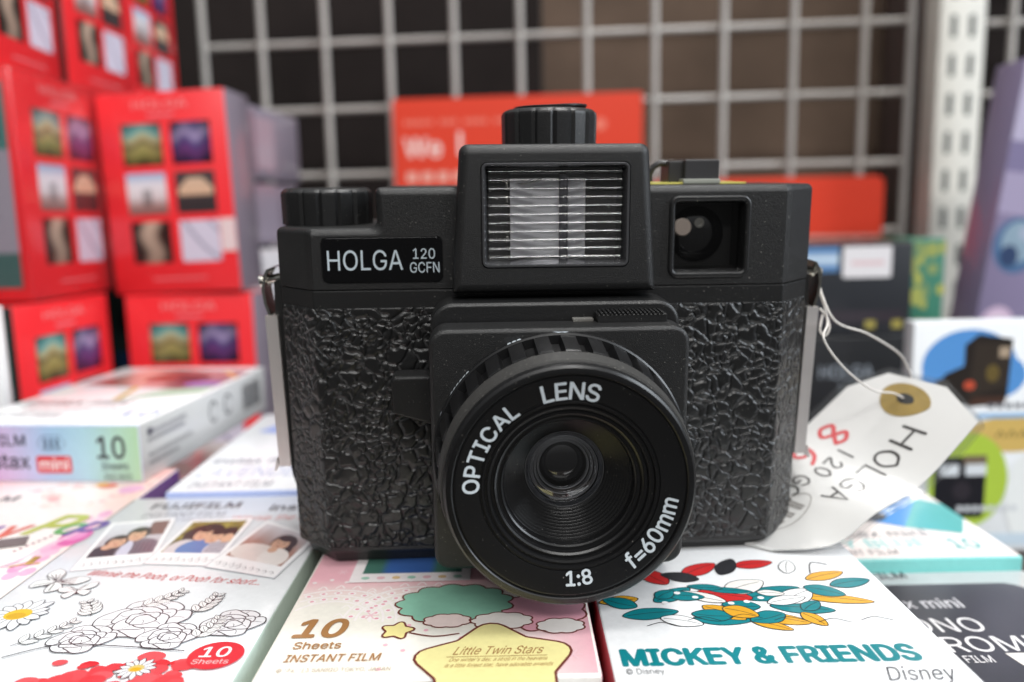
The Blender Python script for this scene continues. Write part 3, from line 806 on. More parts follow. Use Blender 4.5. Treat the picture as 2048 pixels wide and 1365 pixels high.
# a washed red patch where the artwork's red colouring lies
rnd = random.Random(3)
for i in range(46):
    x, y = X(-83 + 27 * rnd.random()), Y(123.5 + 9.5 * rnd.random() * (1 - abs(i - 23) / 60)); r = .7 + 1.6 * rnd.random()
    a.blob([(x + r * (1 + .4 * rnd.random()) * math.cos(t), y + r * .7 * (1 + .4 * rnd.random()) * math.sin(t)) for t in [0, 1.05, 2.1, 3.14, 4.2, 5.2]], lerp3(lin('#e2555a'), lin('#cf262f'), rnd.random()), n=3)
butterfly(X(-99.8), Y(163.5), 4.6, -.5, True); butterfly(X(-92.6), Y(159), 3.1, .35, False)
daisy(X(-99.0), Y(149.2), 6.2); daisy(X(-66), Y(128.5), 3.2, 13, lin('#cdbb72'))
rose(X(-54.6), Y(144), 4.6); rose(X(-73), Y(146.5), 6.8); rose(X(-81), Y(139), 4.6); rose(X(-65), Y(139.5), 4.4)
leafy(X(-93), Y(137), X(-86), Y(146)); leafy(X(-76), Y(151), X(-70), Y(158)); leafy(X(-60), Y(138), X(-58), Y(146)); leafy(X(-84), Y(148), X(-88), Y(154)); leafy(X(-64), Y(148), X(-62), Y(156), 5)
a.curve([(X(-92), Y(133)), (X(-84), Y(137)), (X(-72), Y(136)), (X(-60), Y(134))], .3, INKB)
a.build('flower_drawing', o, top, M['ink'])
a = Art(); a.ell(X(-53.6), Y(132.2), 4.9, 4.6, lin('#d5303a')); a.text('10', X(-53.9), Y(131.6), 3.3, W_, 0.03, align='c', sx=1.0); a.text('Sheets', X(-53.8), Y(129.3), 1.5, lin('#f3c9c9'), 0, align='c')
a.build('round_badge', o, top, M['ink'])
a = Art()
for i in range(16): a.rect(20 + i * .9, 4, 20.45 + i * .9 + .3 * (i % 3), 12, INKB)
for i in range(9): a.rect(40 + i * 5, 6, 43 + i * 5, 9, lin('#7c8a80'))
a.build('barcode_print', o, F_['right'], M['ink'])

# --- box 2: pink and cream
BR = lin('#a8794a'); PK = lin('#efb6c0'); CR = lin('#f3efe4'); DB = lin('#74382f')
o, F_ = film_box('film_box', -45, 14, 124, -75, 'cream and pink film box with brown 10 Sheets and yellow star panel', 96, 18,
                 dict(all=CR, top=CR, front=lin('#f4f2ec'), left=lin('#eee9dc'), right=lin('#d9a3ac')))
X = lambda x: x + 45
Y = lambda y: y - 124
top = F_['top']
a = Art()
a.grid(.6, 0.6, 58.4, 95.4, 24, 30, lambda u, v: lerp3(CR, PK, max(0, min(1, (u - .62) * 3.2 + (v - .3) * 1.0)) if v < .29 else max(0, min(1, (v - .29) * 9))))
a.build('pink_tint', o, top, M['ink'])
a = Art(); LW = lin('#fbf4f2'); PD = lin('#e8a3b0')
for k, (cx, cy, R) in enumerate([(X(-37), Y(143.8), 8.6), (X(-20), Y(144.4), 8.8)]):      # lace swags
    for q in range(3):
        rr = R + q * 2.5
        P = [(cx + rr * math.cos(t), cy + rr * math.sin(t) * 1.0) for t in [math.pi * i / 24 for i in range(25)]]
        P = [p for p in P if p[0] > .9]
        a.stroke(P, .5, LW)
        for i in range(13):
            t = math.pi * (i + .5) / 13; x, y = cx + (rr + 1.2) * math.cos(t), cy + (rr + 1.2) * math.sin(t)
            if x < 1.8: continue
            if q < 2: a.ell(x, y, .85, .75, LW); a.ell(x, y, .42, .36, PD)
            else: a.curve([(x - .9, y - .3), (x, y + .9), (x + .9, y - .3)], .3, LW)
for i in range(9): a.ell(X(-43 + i * 3.4), Y(161 + 1.2 * (i % 2)), .5, .45, LW)
for cx, cy, r in ((X(-28.6), Y(146.2), 1.5), (X(9.5), Y(130.5), 1.6), (X(9), Y(141), 1.2), (X(-38), Y(166), 1.1)):
    for i in range(3):
        t = math.pi * i / 3; a.stroke([(cx - r * math.cos(t), cy - r * math.sin(t)), (cx + r * math.cos(t), cy + r * math.sin(t))], .3, lin('#f3ccd3'))
for i in range(9): a.ell(X(-24 + 3.4 * ((i * 7) % 5)), Y(127 + ((i * 5) % 17)), .45, .45, lin('#f0b9c6'))
a.build('lace_print', o, top, M['ink'])
def cloud(cx, cy, w_, h_, n, col, line, lw=.42):
    P = []
    for i in range(n):
        t0, t1 = 6.283 * i / n, 6.283 * (i + 1) / n
        for k in range(5):
            t = t0 + (t1 - t0) * k / 5; b = 1 + .13 * math.sin(math.pi * k / 5); P.append((cx + w_ * b * math.cos(t), cy + h_ * b * math.sin(t)))
    a.poly(P, col); a.stroke(P, lw, line, True)
def star(cx, cy, r, col, line, lw, rot=0, rin=.52, rad=.25):
    pts = []
    for i in range(10):
        t = math.radians(90 + rot + 36 * i); q = r if i % 2 == 0 else r * rin; pts.append((cx + q * math.cos(t), cy + q * math.sin(t)))
    P = rpoly(pts, [r * rad if i % 2 == 0 else r * .08 for i in range(10)], 4); a.poly(P, col); a.stroke(P, lw, line, True)
a = Art()
cloud(X(5.2), Y(146.8), 7.4, 7.6, 11, lin('#e9a9b8'), DB)
cloud(X(-12.5), Y(150.5), 10.6, 7.6, 13, lin('#8fc6ae'), DB)
cloud(X(-3.0), Y(143.0), 5.4, 3.0, 9, lin('#f6efe9'), DB, .35)
cloud(X(-13.5), Y(143.4), 4.2, 2.4, 8, lin('#f6e2dc'), DB, .35)
cloud(X(8), Y(140.6), 4.2, 2.6, 8, lin('#f4eee9'), DB, .35)
a.curve([(X(-20), Y(139)), (X(-15.5), Y(137.6)), (X(-11), Y(138.4))], .4, DB)
star(X(-22.6), Y(140.0), 4.0, lin('#efe39a'), DB, .42, -10)
star(X(-4.2), Y(127.6), 16.2, lin('#f0e5a0'), DB, .5, 4, .66, .2)
a.build('star_and_cloud_print', o, top, M['ink'])
a = Art()
a.text('10', X(-41.6), Y(138.2), 6.4, BR, 0.06, width=8.8, shear=.12); a.text('Sheets', X(-40.6), Y(134.0), 2.35, BR, 0.02, width=8.6)
a.text('INSTANT FILM', X(-41.0), Y(129.7), 2.3, BR, 0.02, width=16.6, shear=.1)
a.text("© '76, '13 SANRIO TOKYO, JAPAN", X(-41.4), Y(126.4), 1.15, lin('#b9a892'), 0, width=19.5)
a.text('Little Twin Stars', X(-11.6), Y(130.9), 2.6, BR, -0.012, width=15.6, shear=.35); a.rect(X(-12.6), Y(130.15), X(5), Y(130.3), BR)
a.text("One winter's day, a stroll in the heavens", X(-12.2), Y(128.7), 1.15, lin('#b08a5a'), 0, width=17, shear=.4)
a.text('is a little forest star, have adorable amends', X(-12.8), Y(126.9), 1.15, lin('#b08a5a'), 0, width=18.5, shear=.4)
a.build('lettering', o, top, M['ink'])
a = Art(); a.rect(X(-35.8), Y(160.4), X(-10), Y(176), lin('#f6eeee')); a.grid(X(-33.5), Y(164.6), X(-12), Y(175.5), 12, 8, lambda u, v: lerp3(lin('#4a7a3c'), lin('#3f68ad'), 1 if .2 < u < .75 else .25))
for i in range(7): a.ell(X(-32.5 + 3.3 * i), Y(162.4), .9, .7, [lin('#9cc9b4'), lin('#e9b9c1'), lin('#e2c08b')][i % 3])
a.build('snapshot_print', o, top, M['ink'])

# --- box 3: white with teal title
TL = lin('#0f8088'); RD_ = lin('#cc2a2b'); MU = lin('#e0a52d')
o, F_ = film_box('film_box', 15.6, 75, 117, -74.6, 'white film box with teal title in capitals and thin red left side', 96, 18,
                 dict(all=lin('#f0f1f2'), left=lin('#b91c28'), right=lin('#b5333c'), front=lin('#efefef'), top=lin('#f0f1f2')))
X = lambda x: x - 15.6
Y = lambda y: y - 117
top = F_['top']
a = Art()
a.text('MICKEY & FRIENDS', X(17.9), Y(125.9), 5.0, TL, 0.085, width=50.6)
a.text('© Disney', X(17.9), Y(123.2), 1.7, lin('#4a4a4e'), 0, width=6.4); a.text('Disney', X(60), Y(119.9), 4.0, lin('#3b3b42'), 0.0, shear=.3, width=11)
a.build('lettering', o, top, M['ink'])
# a plain bunch of leaves and petals in the printed picture's colours
a = Art(); OL = lin('#26262a'); rnd = random.Random(11)
def leaf(cx, cy, l, w_, rot, col):
    c, d = math.cos(math.radians(rot)), math.sin(math.radians(rot)); q = lambda x, y: (cx + c * x - d * y, cy + d * x + c * y)
    a.blob([q(0, 0), q(l * .3, w_ * .8), q(l * .7, w_ * .7), q(l, 0), q(l * .7, -w_ * .7), q(l * .3, -w_ * .8)], col, OL, .2)
    a.curve([q(l * .08, 0), q(l * .5, w_ * .12), q(l * .9, 0)], .16, OL)
leaf(X(20), Y(143), 11, 2.6, 8, TL); leaf(X(27), Y(148.5), 10, 2.6, 35, TL); leaf(X(45), Y(149), 13, 3.2, 20, TL); leaf(X(49), Y(146), 12, 2.6, -12, TL); leaf(X(33), Y(141.5), 11, 2.5, -6, TL)
leaf(X(56), Y(150), 14, 2.2, -14, MU); leaf(X(36), Y(146.5), 9, 2.6, -40, MU); leaf(X(46), Y(142), 9, 2.3, -20, MU); leaf(X(60), Y(157), 9.5, 2.2, 20, MU); leaf(X(24), Y(150), 8, 2.2, 190, MU); leaf(X(54), Y(143), 6, 2, -60, MU)
leaf(X(35), Y(160), 10, 2.8, 35, RD_); leaf(X(47), Y(164), 9, 2.4, 12, RD_); leaf(X(36), Y(152), 11, 3.6, -15, RD_); leaf(X(31), Y(156), 9, 3.0, 120, RD_)
leaf(X(38), Y(158), 8, 2.6, 160, lin('#2b2b2f')); leaf(X(43), Y(160), 9, 2.4, 60, lin('#2b2b2f')); leaf(X(57), Y(160), 7, 2.0, 70, lin('#f3f3f3')); leaf(X(42), Y(152), 10, 3.4, 28, lin('#f3efe9')); leaf(X(52), Y(147), 9, 3.2, 38, lin('#f3f3f3')); leaf(X(27), Y(142), 8, 2.4, -20, lin('#f3f3f3'))
for i in range(16):
    leaf(X(22 + 42 * rnd.random()), Y(140 + 14 * rnd.random()), 5 + 5 * rnd.random(), 1.5 + 1.3 * rnd.random(), rnd.choice([-30, -10, 15, 40, 150, 170, 200]), rnd.choice([TL, TL, MU, W_, lin('#f3efe9'), RD_]))
for i in range(7): a.ell(X(29 + 3.2 * i), Y(147 + 5 * rnd.random()), .65, .6, W_)
for i in range(6):
    x, y = X(24 + 8 * i), Y(139 + 3 * rnd.random()); a.curve([(x, y), (x + 3, y + 1.2), (x + 6, y - .4)], .18, OL)
a.curve([(X(62), Y(160)), (X(64), Y(165)), (X(67), Y(164))], .3, OL)
a.build('leaf_print', o, top, M['ink'])

# --- candy coloured box (left edge)
o, F_ = film_box('film_box', -168, -106.6, 150, -75, 'pale pink film box with rainbow letters at the lower left corner', 96, 18,
                 dict(all=lin('#f6e6e4'), right=lin('#6d3f8f'), front=lin('#f3e1e1')))
X = lambda x: x + 168
Y = lambda y: y - 150
top = F_['top']
a = Art()
a.grid(.6, .6, 60.6, 95.4, 16, 20, lambda u, v: lerp3(lin('#f8efe9'), lin('#f0b9b4'), max(0, min(1, .55 * math.sin(5 * u + 2) + 1.5 * v - .7))))
for i in range(60):
    x, y = 25 + 35 * random.random(), 62 + 32 * random.random(); a.ell(x, y, .5 + 1.6 * random.random(), .4 + 1.1 * random.random(), lerp3(lin('#fbe6d8'), lin('#efa9ae'), random.random()))
for i in range(22):
    t = i / 21; a.ell(X(-108.5 - 5 * random.random()), Y(168 + 38 * t), 1.6, 2.2, lerp3(lin('#e58fc0'), lin('#f4c9dc'), random.random()))
a.ell(X(-121), Y(229.5), 2.8, 2.2, lin('#e8694f')); a.ell(X(-123.5), Y(231), 2.0, 1.6, lin('#efb53c')); a.ell(X(-112.5), Y(226), 3.5, 3.5, lin('#e7a5cf'))
a.ell(X(-109.6), Y(190), 3.6, 5.5, lin('#d963a8')); a.ell(X(-110), Y(191), 2.4, 3.5, lin('#e88fc4'))
for i in range(12): a.curve([(X(-118 + i * .3), Y(172)), (X(-114), Y(180 + i * .4)), (X(-109), Y(196))], .12, lin('#eec7dd'))
a.build('candy_print', o, top, M['ink'])
a = Art(); a.text('FUJIFILM', X(-142), Y(217.6), 4.4, BK, 0.035, align='r')
for ch, x, y, s_, c, r_ in (('C', -164, 187, 10, '#d8433a', 8), ('a', -155, 187, 9, '#e08a2d', 4), ('n', -147, 188, 9, '#3c9a55', 0), ('d', -139.5, 188, 9.5, '#8a55a8', 4), ('y', -131.5, 190.5, 9.5, '#dd5b36', 6), ('P', -124.5, 192.5, 13, '#b9bf2e', -4), ('o', -117.5, 192.5, 9, '#58a845', -6), ('p', -112.3, 193.5, 9, '#6a4a9d', -6)):
    a.text(ch, X(x), Y(y), s_, lin(c), 0.05, shear=.3, rot=r_, sx=.85)
a.build('lettering', o, top, M['ink'])
a = Art()
a.poly([(X(-131), Y(181)), (X(-119), Y(185)), (X(-121.5), Y(191)), (X(-133), Y(187))], lin('#5a4640'))
for i in range(7): a.ell(X(-119.5 + .6 * i), Y(181.5 + 1.5 * i), .4, .4, lin('#a0486a'))
a.rect(X(-112.6), Y(173.4), X(-111), Y(178), lin('#b08a2d')); a.stroke([(X(-115), Y(172.4)), (X(-112), Y(174)), (X(-109.5), Y(174.2))], .5, lin('#e0a93f'))
a.build('snapshot_print', o, top, M['ink'])

# --- lavender box behind
o, F_ = film_box('film_box', -99, -40, 217.5, -73.4, 'white film box with pale lavender title, between rainbow box and camera', 94, 18,
                 dict(all=lin('#f0f1f4'), front=lin('#a9b8e4')))
X = lambda x: x + 99
Y = lambda y: y - 217.5
a = Art(); a.text('instax mini', X(-95.8), Y(244.5), 6.4, lin('#7c8090'), 0.02, width=28); a.text('LAVENDER', X(-96.2), Y(231.2), 9.4, lin('#c3c9e6'), 0.0, width=34); a.text('INSTANT FILM', X(-94.6), Y(221.2), 5.6, lin('#8a8e99'), 0, width=24)
a.build('lettering', o, F_['top'], M['ink'])
a = Art(); a.poly([(6, 66), (30, 58), (44, 74), (14, 86)], lin('#8fa3dd')); a.poly([(12, 78), (30, 70), (36, 80), (20, 88)], lin('#b9aee0')); a.build('front_picture', o, F_['top'], M['ink'])

# --- rainbow gradient box on top of the candy box
o, F_ = film_box('film_box', -171.2, -111.2, 237.0, -57, 'white film box with rainbow gradient front and red mini badge, lying at left', 96, 18,
                 dict(all=lin('#f1f1f2'), front=lin('#cfd6ec'), right=lin('#c9cac9')), -4.8)
a = Art(); f = stops([(0, lin('#c98ad6')), (.3, lin('#cfc0ec')), (.52, lin('#9cc8ee')), (.72, lin('#a5d7e6')), (1, lin('#a9dba6'))])
a.grid(.55, .55, 59.45, 17.45, 24, 8, lambda u, v: lerp3(lerp3(f(u), lin('#dca4d8'), max(0, .55 - v) * max(0, 1 - u * 1.25)), W_, .12))
a.build('gradient_print', o, F_['front'], M['ink'])
a = Art(); DK = lin('#2c3038')
a.text('FUJIFILM', 23.6, 11.4, 3.3, DK, 0.03, align='r'); a.text('instax', 24.4, 4.3, 4.6, DK, 0.03, align='r')
a.rect(26.6, 2.9, 37.8, 8.3, lin('#d8323f'), .9); a.text('mini', 32.2, 4.0, 3.4, W_, 0.03, align='c', width=9.0)
hx = [(27.4, 12.2), (29.2, 9.9), (34.6, 9.9), (36.4, 12.2), (34.6, 14.5), (29.2, 14.5)]
a.stroke(hx, .22, lin('#5d6a86'), True); a.text('チェキ', 31.9, 11.0, 2.1, lin('#2f3c58'), 0.0, align='c')
a.text('10', 46.3, 7.6, 6.6, DK, 0.03, width=8.6); a.text('Sheets', 47.2, 4.1, 2.2, DK, 0.015, width=8.4); a.text('ISO 800', 47.8, 1.0, 1.8, lin('#46505c'), 0, width=8.6)
a.build('lettering', o, F_['front'], M['ink'])
a = Art()
for r_, n_ in ((13.6, 22), (11.2, 18), (6.8, 24), (4.2, 15)):
    x = 4.0
    for i in range(n_):
        wd = .5 + .7 * random.random(); a.rect(x, r_, x + wd, r_ + 1.2, lin('#7d7e82')); x += wd + .35
a.rect(4, 12.9, 30, 13.05, lin('#8f9094')); a.rect(4, 6.2, 34, 6.35, lin('#8f9094')); a.rect(4, 13.4, 7, 15.6, lin('#4f5056'))
for cx in (48, 60): a.stroke([(cx + 2.9 * math.cos(t), 10.5 + 3.6 * math.sin(t)) for t in [.5 + i * .5 for i in range(11)]], .9, lin('#4c4d52'))
for i in range(14):
    wd = [.5, .9, .4, 1.1][i % 4]; a.rect(73 + i * 1.25, 4.5, 73 + i * 1.25 + wd, 14.5, lin('#3a3b40'))
a.build('lettering', o, F_['right'], M['ink'])
a = Art(); a.text('instax mini', 5, 26.5, 7.2, DK, 0.02, width=35); a.text('RAINBOW', 10, 18.5, 4.8, lin('#dcb9bd'), 0, width=32); a.text('INSTANT FILM', 3, 9.6, 5.2, lin('#6c6f78'), 0.0, width=24)
a.text('10', 46, 10, 8, lin('#8fb4dd'), 0.02); a.build('lettering', o, F_['top'], M['ink'])
a = Art()
a.grid(0, 0, 1, 1, 14, 8, lambda u, v: lerp3(lerp3(lin('#d7a49a'), lin('#6a3f3b'), .5 + .5 * math.sin(9 * u + 5 * v)), lin('#514a70'), max(0, u * 1.2 - .5)), [(4, 60), (58, 48), (58, 86), (14, 92)])
a.poly([(34, 34), (58, 44), (58, 56), (42, 50)], lin('#a9dcc3')); a.poly([(32, 32), (34.5, 33), (26, 70), (24, 70)], lin('#d9b867')); a.poly([(48, 84), (59, 70), (59, 72.5), (50, 86)], lin('#e2b878'))
a.ell(30, 70, 6, 7, lin('#8e4038')); a.ell(42, 72, 6, 7, lin('#3c2a34')); a.ell(30, 60, 7, 4, lin('#e0a6a6')); a.ell(51, 60, 7, 5, lin('#8b7bc0'))
a.build('snapshot_print', o, F_['top'], M['ink'])

# --- boxes at the right
o, F_ = film_box('film_box', 73, 132.6, 103, -92.6, 'white film box with dark grey panel and large white letters at lower right', 95, 18,
                 dict(all=lin('#dcdcdc'), top=lin('#cfcfd0')))
X = lambda x: x - 73
Y = lambda y: y - 103
a = Art(); a.poly(rpoly([(X(73.6), Y(104)), (X(126.8), Y(104)), (X(126.8), Y(190.8)), (X(73.6), Y(190.8))], [.2, .2, 5, .2]), lin('#3c3d44')); a.build('dark_panel', o, F_['top'], M['ink'])
a = Art(); a.text('FUJIFILM', X(100.6), Y(194.4), 3.6, BK, 0.03, align='r', width=18.5); a.text('instax mini', X(106.4), Y(178.4), 4.6, lin('#dddde0'), 0.025, align='r', width=25)
a.text('MONO', X(105.4), Y(167.2), 6.2, W_, 0, align='r', width=23.4); a.text('CHROME', X(114.6), Y(158.8), 6.2, W_, 0, align='r', width=34)
a.text('INSTANT FILM', X(99.4), Y(154.6), 2.7, W_, 0, align='r', width=18); a.poly([(X(103.2), Y(158)), (X(124), Y(158)), (X(124), Y(140)), (X(108), Y(134))], lin('#e7e3dc'))
a.build('lettering', o, F_['top'], M['ink'])
o, F_ = film_box('film_box', 74, 134, 200.5, -90, 'white film box with sky blue letters and teal edge, under the price tag', 88, 18,
                 dict(all=lin('#efe6e1'), front=lin('#7fcac6'), right=lin('#8ccfcb')))
X = lambda x: x - 74
Y = lambda y: y - 200.5
a = Art(); a.text('instax mini', X(117), Y(215.2), 5.2, lin('#666a70'), 0.02, align='r', width=30); a.text('SKY BLUE', X(113.4), Y(208.2), 5.4, lin('#8fcfce'), 0.03, align='r', width=32)
a.text('INSTANT FILM', X(103), Y(203.4), 3.2, lin('#6c6f74'), 0.01, align='r', width=24); a.text('10', X(119.6), Y(206.6), 6.4, lin('#57b7b8'), 0.03, width=7.5); a.text('Sheets', X(120.5), Y(203.6), 2.0, lin('#9ad4d2'), 0, width=8)
a.build('lettering', o, F_['top'], M['ink'])
a = Art(); a.poly([(X(113), Y(222)), (X(127), Y(216.5)), (X(133.5), Y(228)), (X(133.5), Y(240)), (X(128), Y(246)), (X(117), Y(233))], lin('#5fb5b3'))
a.poly([(X(98), Y(232)), (X(113), Y(222)), (X(128), Y(246)), (X(112), Y(258))], lin('#5a9bdc')); a.ell(X(106), Y(232), 6, 5, lin('#1c2530')); a.poly([(X(112), Y(258)), (X(128), Y(246)), (X(133), Y(256)), (X(120), Y(270))], lin('#75666a'))
a.build('front_picture', o, F_['top'], M['ink'])
o, F_ = film_box('film_box', 74, 133, 112, -110.8, 'plain white film box under the dark grey panelled film box', 94, 18, dict(all=lin('#dedede')))
o, F_ = film_box('film_box', 75, 133, 208, -108.2, 'plain white film box under the sky blue lettered film box', 88, 18, dict(all=lin('#dedede')))

# white instant-camera carton standing at the right
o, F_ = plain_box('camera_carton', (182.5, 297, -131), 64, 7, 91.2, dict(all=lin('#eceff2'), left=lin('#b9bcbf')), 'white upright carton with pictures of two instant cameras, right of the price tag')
a = Art(); BL = lin('#5b9add')
a.ell(22, 74, 18, 14, BL); a.ell(24, 70, 20, 11, BL)
DKB = lin('#2b2522')
a.poly([(9, 62), (13, 71), (20, 74), (20, 82), (25, 86), (38, 84), (37, 62), (24, 58)], DKB); a.poly([(22, 62), (37, 66), (37.5, 82), (24, 83)], lin('#38302a')); a.ell(31, 71, 2.6, 3.4, lin('#6a5a32')); a.ell(22.5, 66.5, 2.2, 1.8, lin('#c8543c')); a.rect(33, 77, 37, 81, lin('#b3a08a')); a.poly([(22, 58), (36, 59), (37, 62), (24, 62)], lin('#4a332a')); a.ell(12, 66, 3, 3.5, lin('#3a3734'))
a.build('camera_picture', o, F_['front'], M['ink'])
a = Art(); a.ell(40, 47, 19, 7, lin('#d9b86a')); a.ell(24, 29, 15.5, 19, lin('#b4cf4a')); a.rect(11, 14, 31, 38.5, lin('#15161f'), 2); a.rect(13, 31, 20.5, 35.5, lin('#dfe4ea'), .6); a.rect(23, 31, 31, 35.5, lin('#dfe4ea'), .6); a.rect(22, 35.5, 31, 39, lin('#7a6a58')); a.ell(22, 25, 3.6, 3.6, lin('#2c2830'))
a.rect(26, 53.5, 64, 55.4, lin('#8fbde6')); a.ell(48, 22, 9, 18, lin('#f3f6f6'))
a.build('camera_picture', o, F_['front'], M['ink'])
a = Art()
for i in range(9): a.rect(30 + i * 3.4, 57.4, 32.2 + i * 3.4, 59.4, lin('#6d7078'))
for i in range(6): a.stroke([(34 + i * 4.4, 46.2), (35.5 + i * 4.4, 48.6), (36.8 + i * 4.4, 46.2)], .7, lin('#7c6a3c'))
for i in range(8): a.rect(20.5 + i * 3.0, 16.6, 22.7 + i * 3, 18.8, lin('#d9dde2'))
a.rect(2, 2.5, 62, 7.5, lin('#cfe0ee')); a.build('lettering', o, F_['front'], M['ink'])

# black cartons behind the tag
o, F_ = plain_box('camera_carton', (160, 384, -131), 68, 50, 73, dict(all=lin('#17181b')), 'lower black carton with pale lettering, behind the camera and its price tag')
a = Art(); a.text('HOLGA', 24, 52.5, 6.2, lin('#9aa2ac'), 0.01, width=26); a.text('120', 33, 46.5, 4.0, lin('#7d858e'), 0.0, width=13); a.build('lettering', o, F_['front'], M['ink'])
o, F_ = plain_box('camera_carton', (160, 386, -57.6), 68, 50, 44.4, dict(all=lin('#26282d')), 'upper black carton with white price sticker and blue top strip')
a = Art(); a.grid(0.5, 31, 32, 43, 8, 6, lambda u, v: lerp3(lin('#5a86b8'), lin('#cfe2f2'), max(0, 1 - abs(v - .5) * 3))); a.rect(2, 6, 64, 12, lin('#363037'))
a.rect(46, 3.2, 51, 7, lin('#a69a4e')); a.rect(59, 3.2, 64, 7, lin('#a69a4e')); a.build('front_print', o, F_['front'], M['ink'])
a = Art(); a.rect(34, 28, 57.5, 43, lin('#e2dfe2'), 1); a.rect(38, 34, 54, 36, lin('#dbbcc0')); a.build('price_sticker', o, F_['front'], M['flat'], 0.15)
o, F_ = plain_box('green_carton', (204, 392, -57.6), 17, 40, 46, dict(all=lin('#3d7a66')), 'narrow green and yellow carton left of the slotted post')
a = Art()
for i in range(18): a.ell(1 + 15 * random.random(), 2 + 42 * random.random(), 1.5 + 2 * random.random(), 2 + 3 * random.random(), lerp3(lin('#2f7a70'), lin('#b7b65a'), random.random()))
a.build('front_print', o, F_['front'], M['ink'])
o, F_ = plain_box('camera_carton', (208, 388, -131), 26, 46, 73, dict(all=lin('#1a1c1f')), 'narrow black carton under the green carton, behind white carton')

# purple carton leaning at the right edge
o, F_ = plain_box('purple_carton', (274, 430, -131), 64, 26, 208, dict(all=lin('#857b9a'), right=lin('#3f6a9c')), 'tall purple carton with round planet pictures, leaning at the right edge', rot=ry(7.5))
a = Art(); a.rect(.6, 166, 63.4, 207, lin('#b9b2cc')); a.rect(.6, 128, 63.4, 150, lin('#a79dbb')); a.rect(.6, 150, 63.4, 166, lin('#81799c')); a.ell(13, 176, 6, 9, lin('#d2cbe0')); a.ell(20, 152, 8, 8, lin('#c9c1da'))
a.grid(24, .6, 63.4, 70, 4, 4, lambda u, v: lerp3(lin('#3f7fb8'), lin('#4c6ea0'), v)); a.rect(.6, .6, 24, 70, lin('#5c4c68'))
a.ell(14, 112, 12.5, 15, lin('#4f6f96')); a.ell(15, 114, 9.5, 11, lin('#8fa6b8')); a.ell(11, 106, 5, 6, lin('#35476a')); a.ell(18, 119, 4, 4, lin('#a9b4c8'))
a.ell(12, 64, 10.5, 15, lin('#d3b9d3')); a.ell(12, 66, 7, 9, lin('#e2d0e0')); a.ell(9, 57, 3, 4, lin('#7c5a92'))
a.build('planet_print', o, F_['front'], M['ink'])

# ------------------------------------------------------------------ the black film camera
K = 0.856
Rb = Matrix(((0.9988, -0.0476, 0.0124), (0.0482, 0.9972, -0.0568), (-0.0096, 0.0573, 0.9983)))
tb = Vector((9.96, 196.0, -15.75)) * K
OFF = Vector((0, 10, -72.3))
base = tb + Rb @ (OFF * K)
holga = empty('film_camera', base, 'black plastic medium format film camera with flash, facing the viewer in the centre', 'camera', Rb)
def hm(name, g, mat, parent=None, smooth=35, **kw):
    o = mk(name, g.V, g.F, mat, parent or holga, smooth=smooth, k=K, off=OFF, **kw)
    if smooth: wn(o)
    return o
def wn(o):
    md = o.modifiers.new('face_weighted_normals', 'WEIGHTED_NORMAL'); md.keep_sharp = True; md.weight = 100; md.mode = 'FACE_AREA'
def cut(o, g):
    """subtract a closed solid from a part"""
    c = mk('cutter', g.V, g.F, M['satin'], holga, k=K, off=OFF)
    o.modifiers.clear(); md = o.modifiers.new('cut', 'BOOLEAN'); md.operation = 'DIFFERENCE'; md.object = c; md.solver = 'EXACT'
    dg = bpy.context.evaluated_depsgraph_get(); dg.update()
    me = bpy.data.meshes.new_from_object(o.evaluated_get(dg))
    o.modifiers.clear(); old = o.data; nm = old.name; o.data = me; bpy.data.meshes.remove(old); me.name = nm
    bpy.data.objects.remove(c); wn(o)
    bm = bmesh.new(); bm.from_mesh(me)
    for f in bm.faces: f.smooth = True
    for e in bm.edges:
        e.smooth = not (len(e.link_faces) == 2 and e.calc_face_angle(0) > math.radians(32))
    bm.to_mesh(me); bm.free()

A_, CH, CD, BK_ = 58.0, 9.8, 9.6, 45.0
def plan(z, ins=0.0):
    t = 0.74 * max(0, -z) / 67.7
    b = A_ - t
    q = ins * math.tan(math.radians(22.5)); e = b + CH - ins
    P = [(-b + q, ins), (b - q, ins), (e, CD + q), (e, BK_ - ins), (-e, BK_ - ins), (-e, CD + q)]
    return rpoly(P, [0.8, 0.8, 1.2, 4, 4, 1.2], 4)
g = Geo()
g.loft([[(x, y, z) for x, y in plan(z, i)] for z, i in ((-72.3, 3.2), (-72.0, 2.6), (-69.2, 1.7), (-68.9, 1.2), (-68.7, 0.35), (-68.3, .05), (-68.0, 0), (-30, 0), (-0.7, 0), (-0.25, .12), (-0.1, .4))])
hm('lower_body', g, M['satin'], smooth=28)
# leatherette wrap (front and both bevelled corners)
def wrap(z, off):
    t = 0.74 * max(0, -z) / 67.7; b = A_ - t
    P = []
    q = off * math.tan(math.radians(22.5))
    d = off / math.sqrt(2)
    return [(-b - CH + .7 - d, CD - .7 - d), (-b - q - .55, -off + .55), (-b - q, -off + .12), (-b - q + .5, -off), (0, -off), (b + q - .5, -off), (b + q, -off + .12), (b + q + .55, -off + .55), (b + CH - .7 + d, CD - .7 - d)]
g = Geo()
zs = [-67.3, -67.1, -66.8, -5.0, -4.6, -4.4]; of = [-.2, .2, .38, .38, .2, -.2]
g.loft([[(x, y, z) for x, y in wrap(z, o_)] for z, o_ in zip(zs, of)], False, False, closed=False)
for side in (0, -1):
    b = len(g.V); 
hm('leatherette', g, M['leather'], smooth=28)

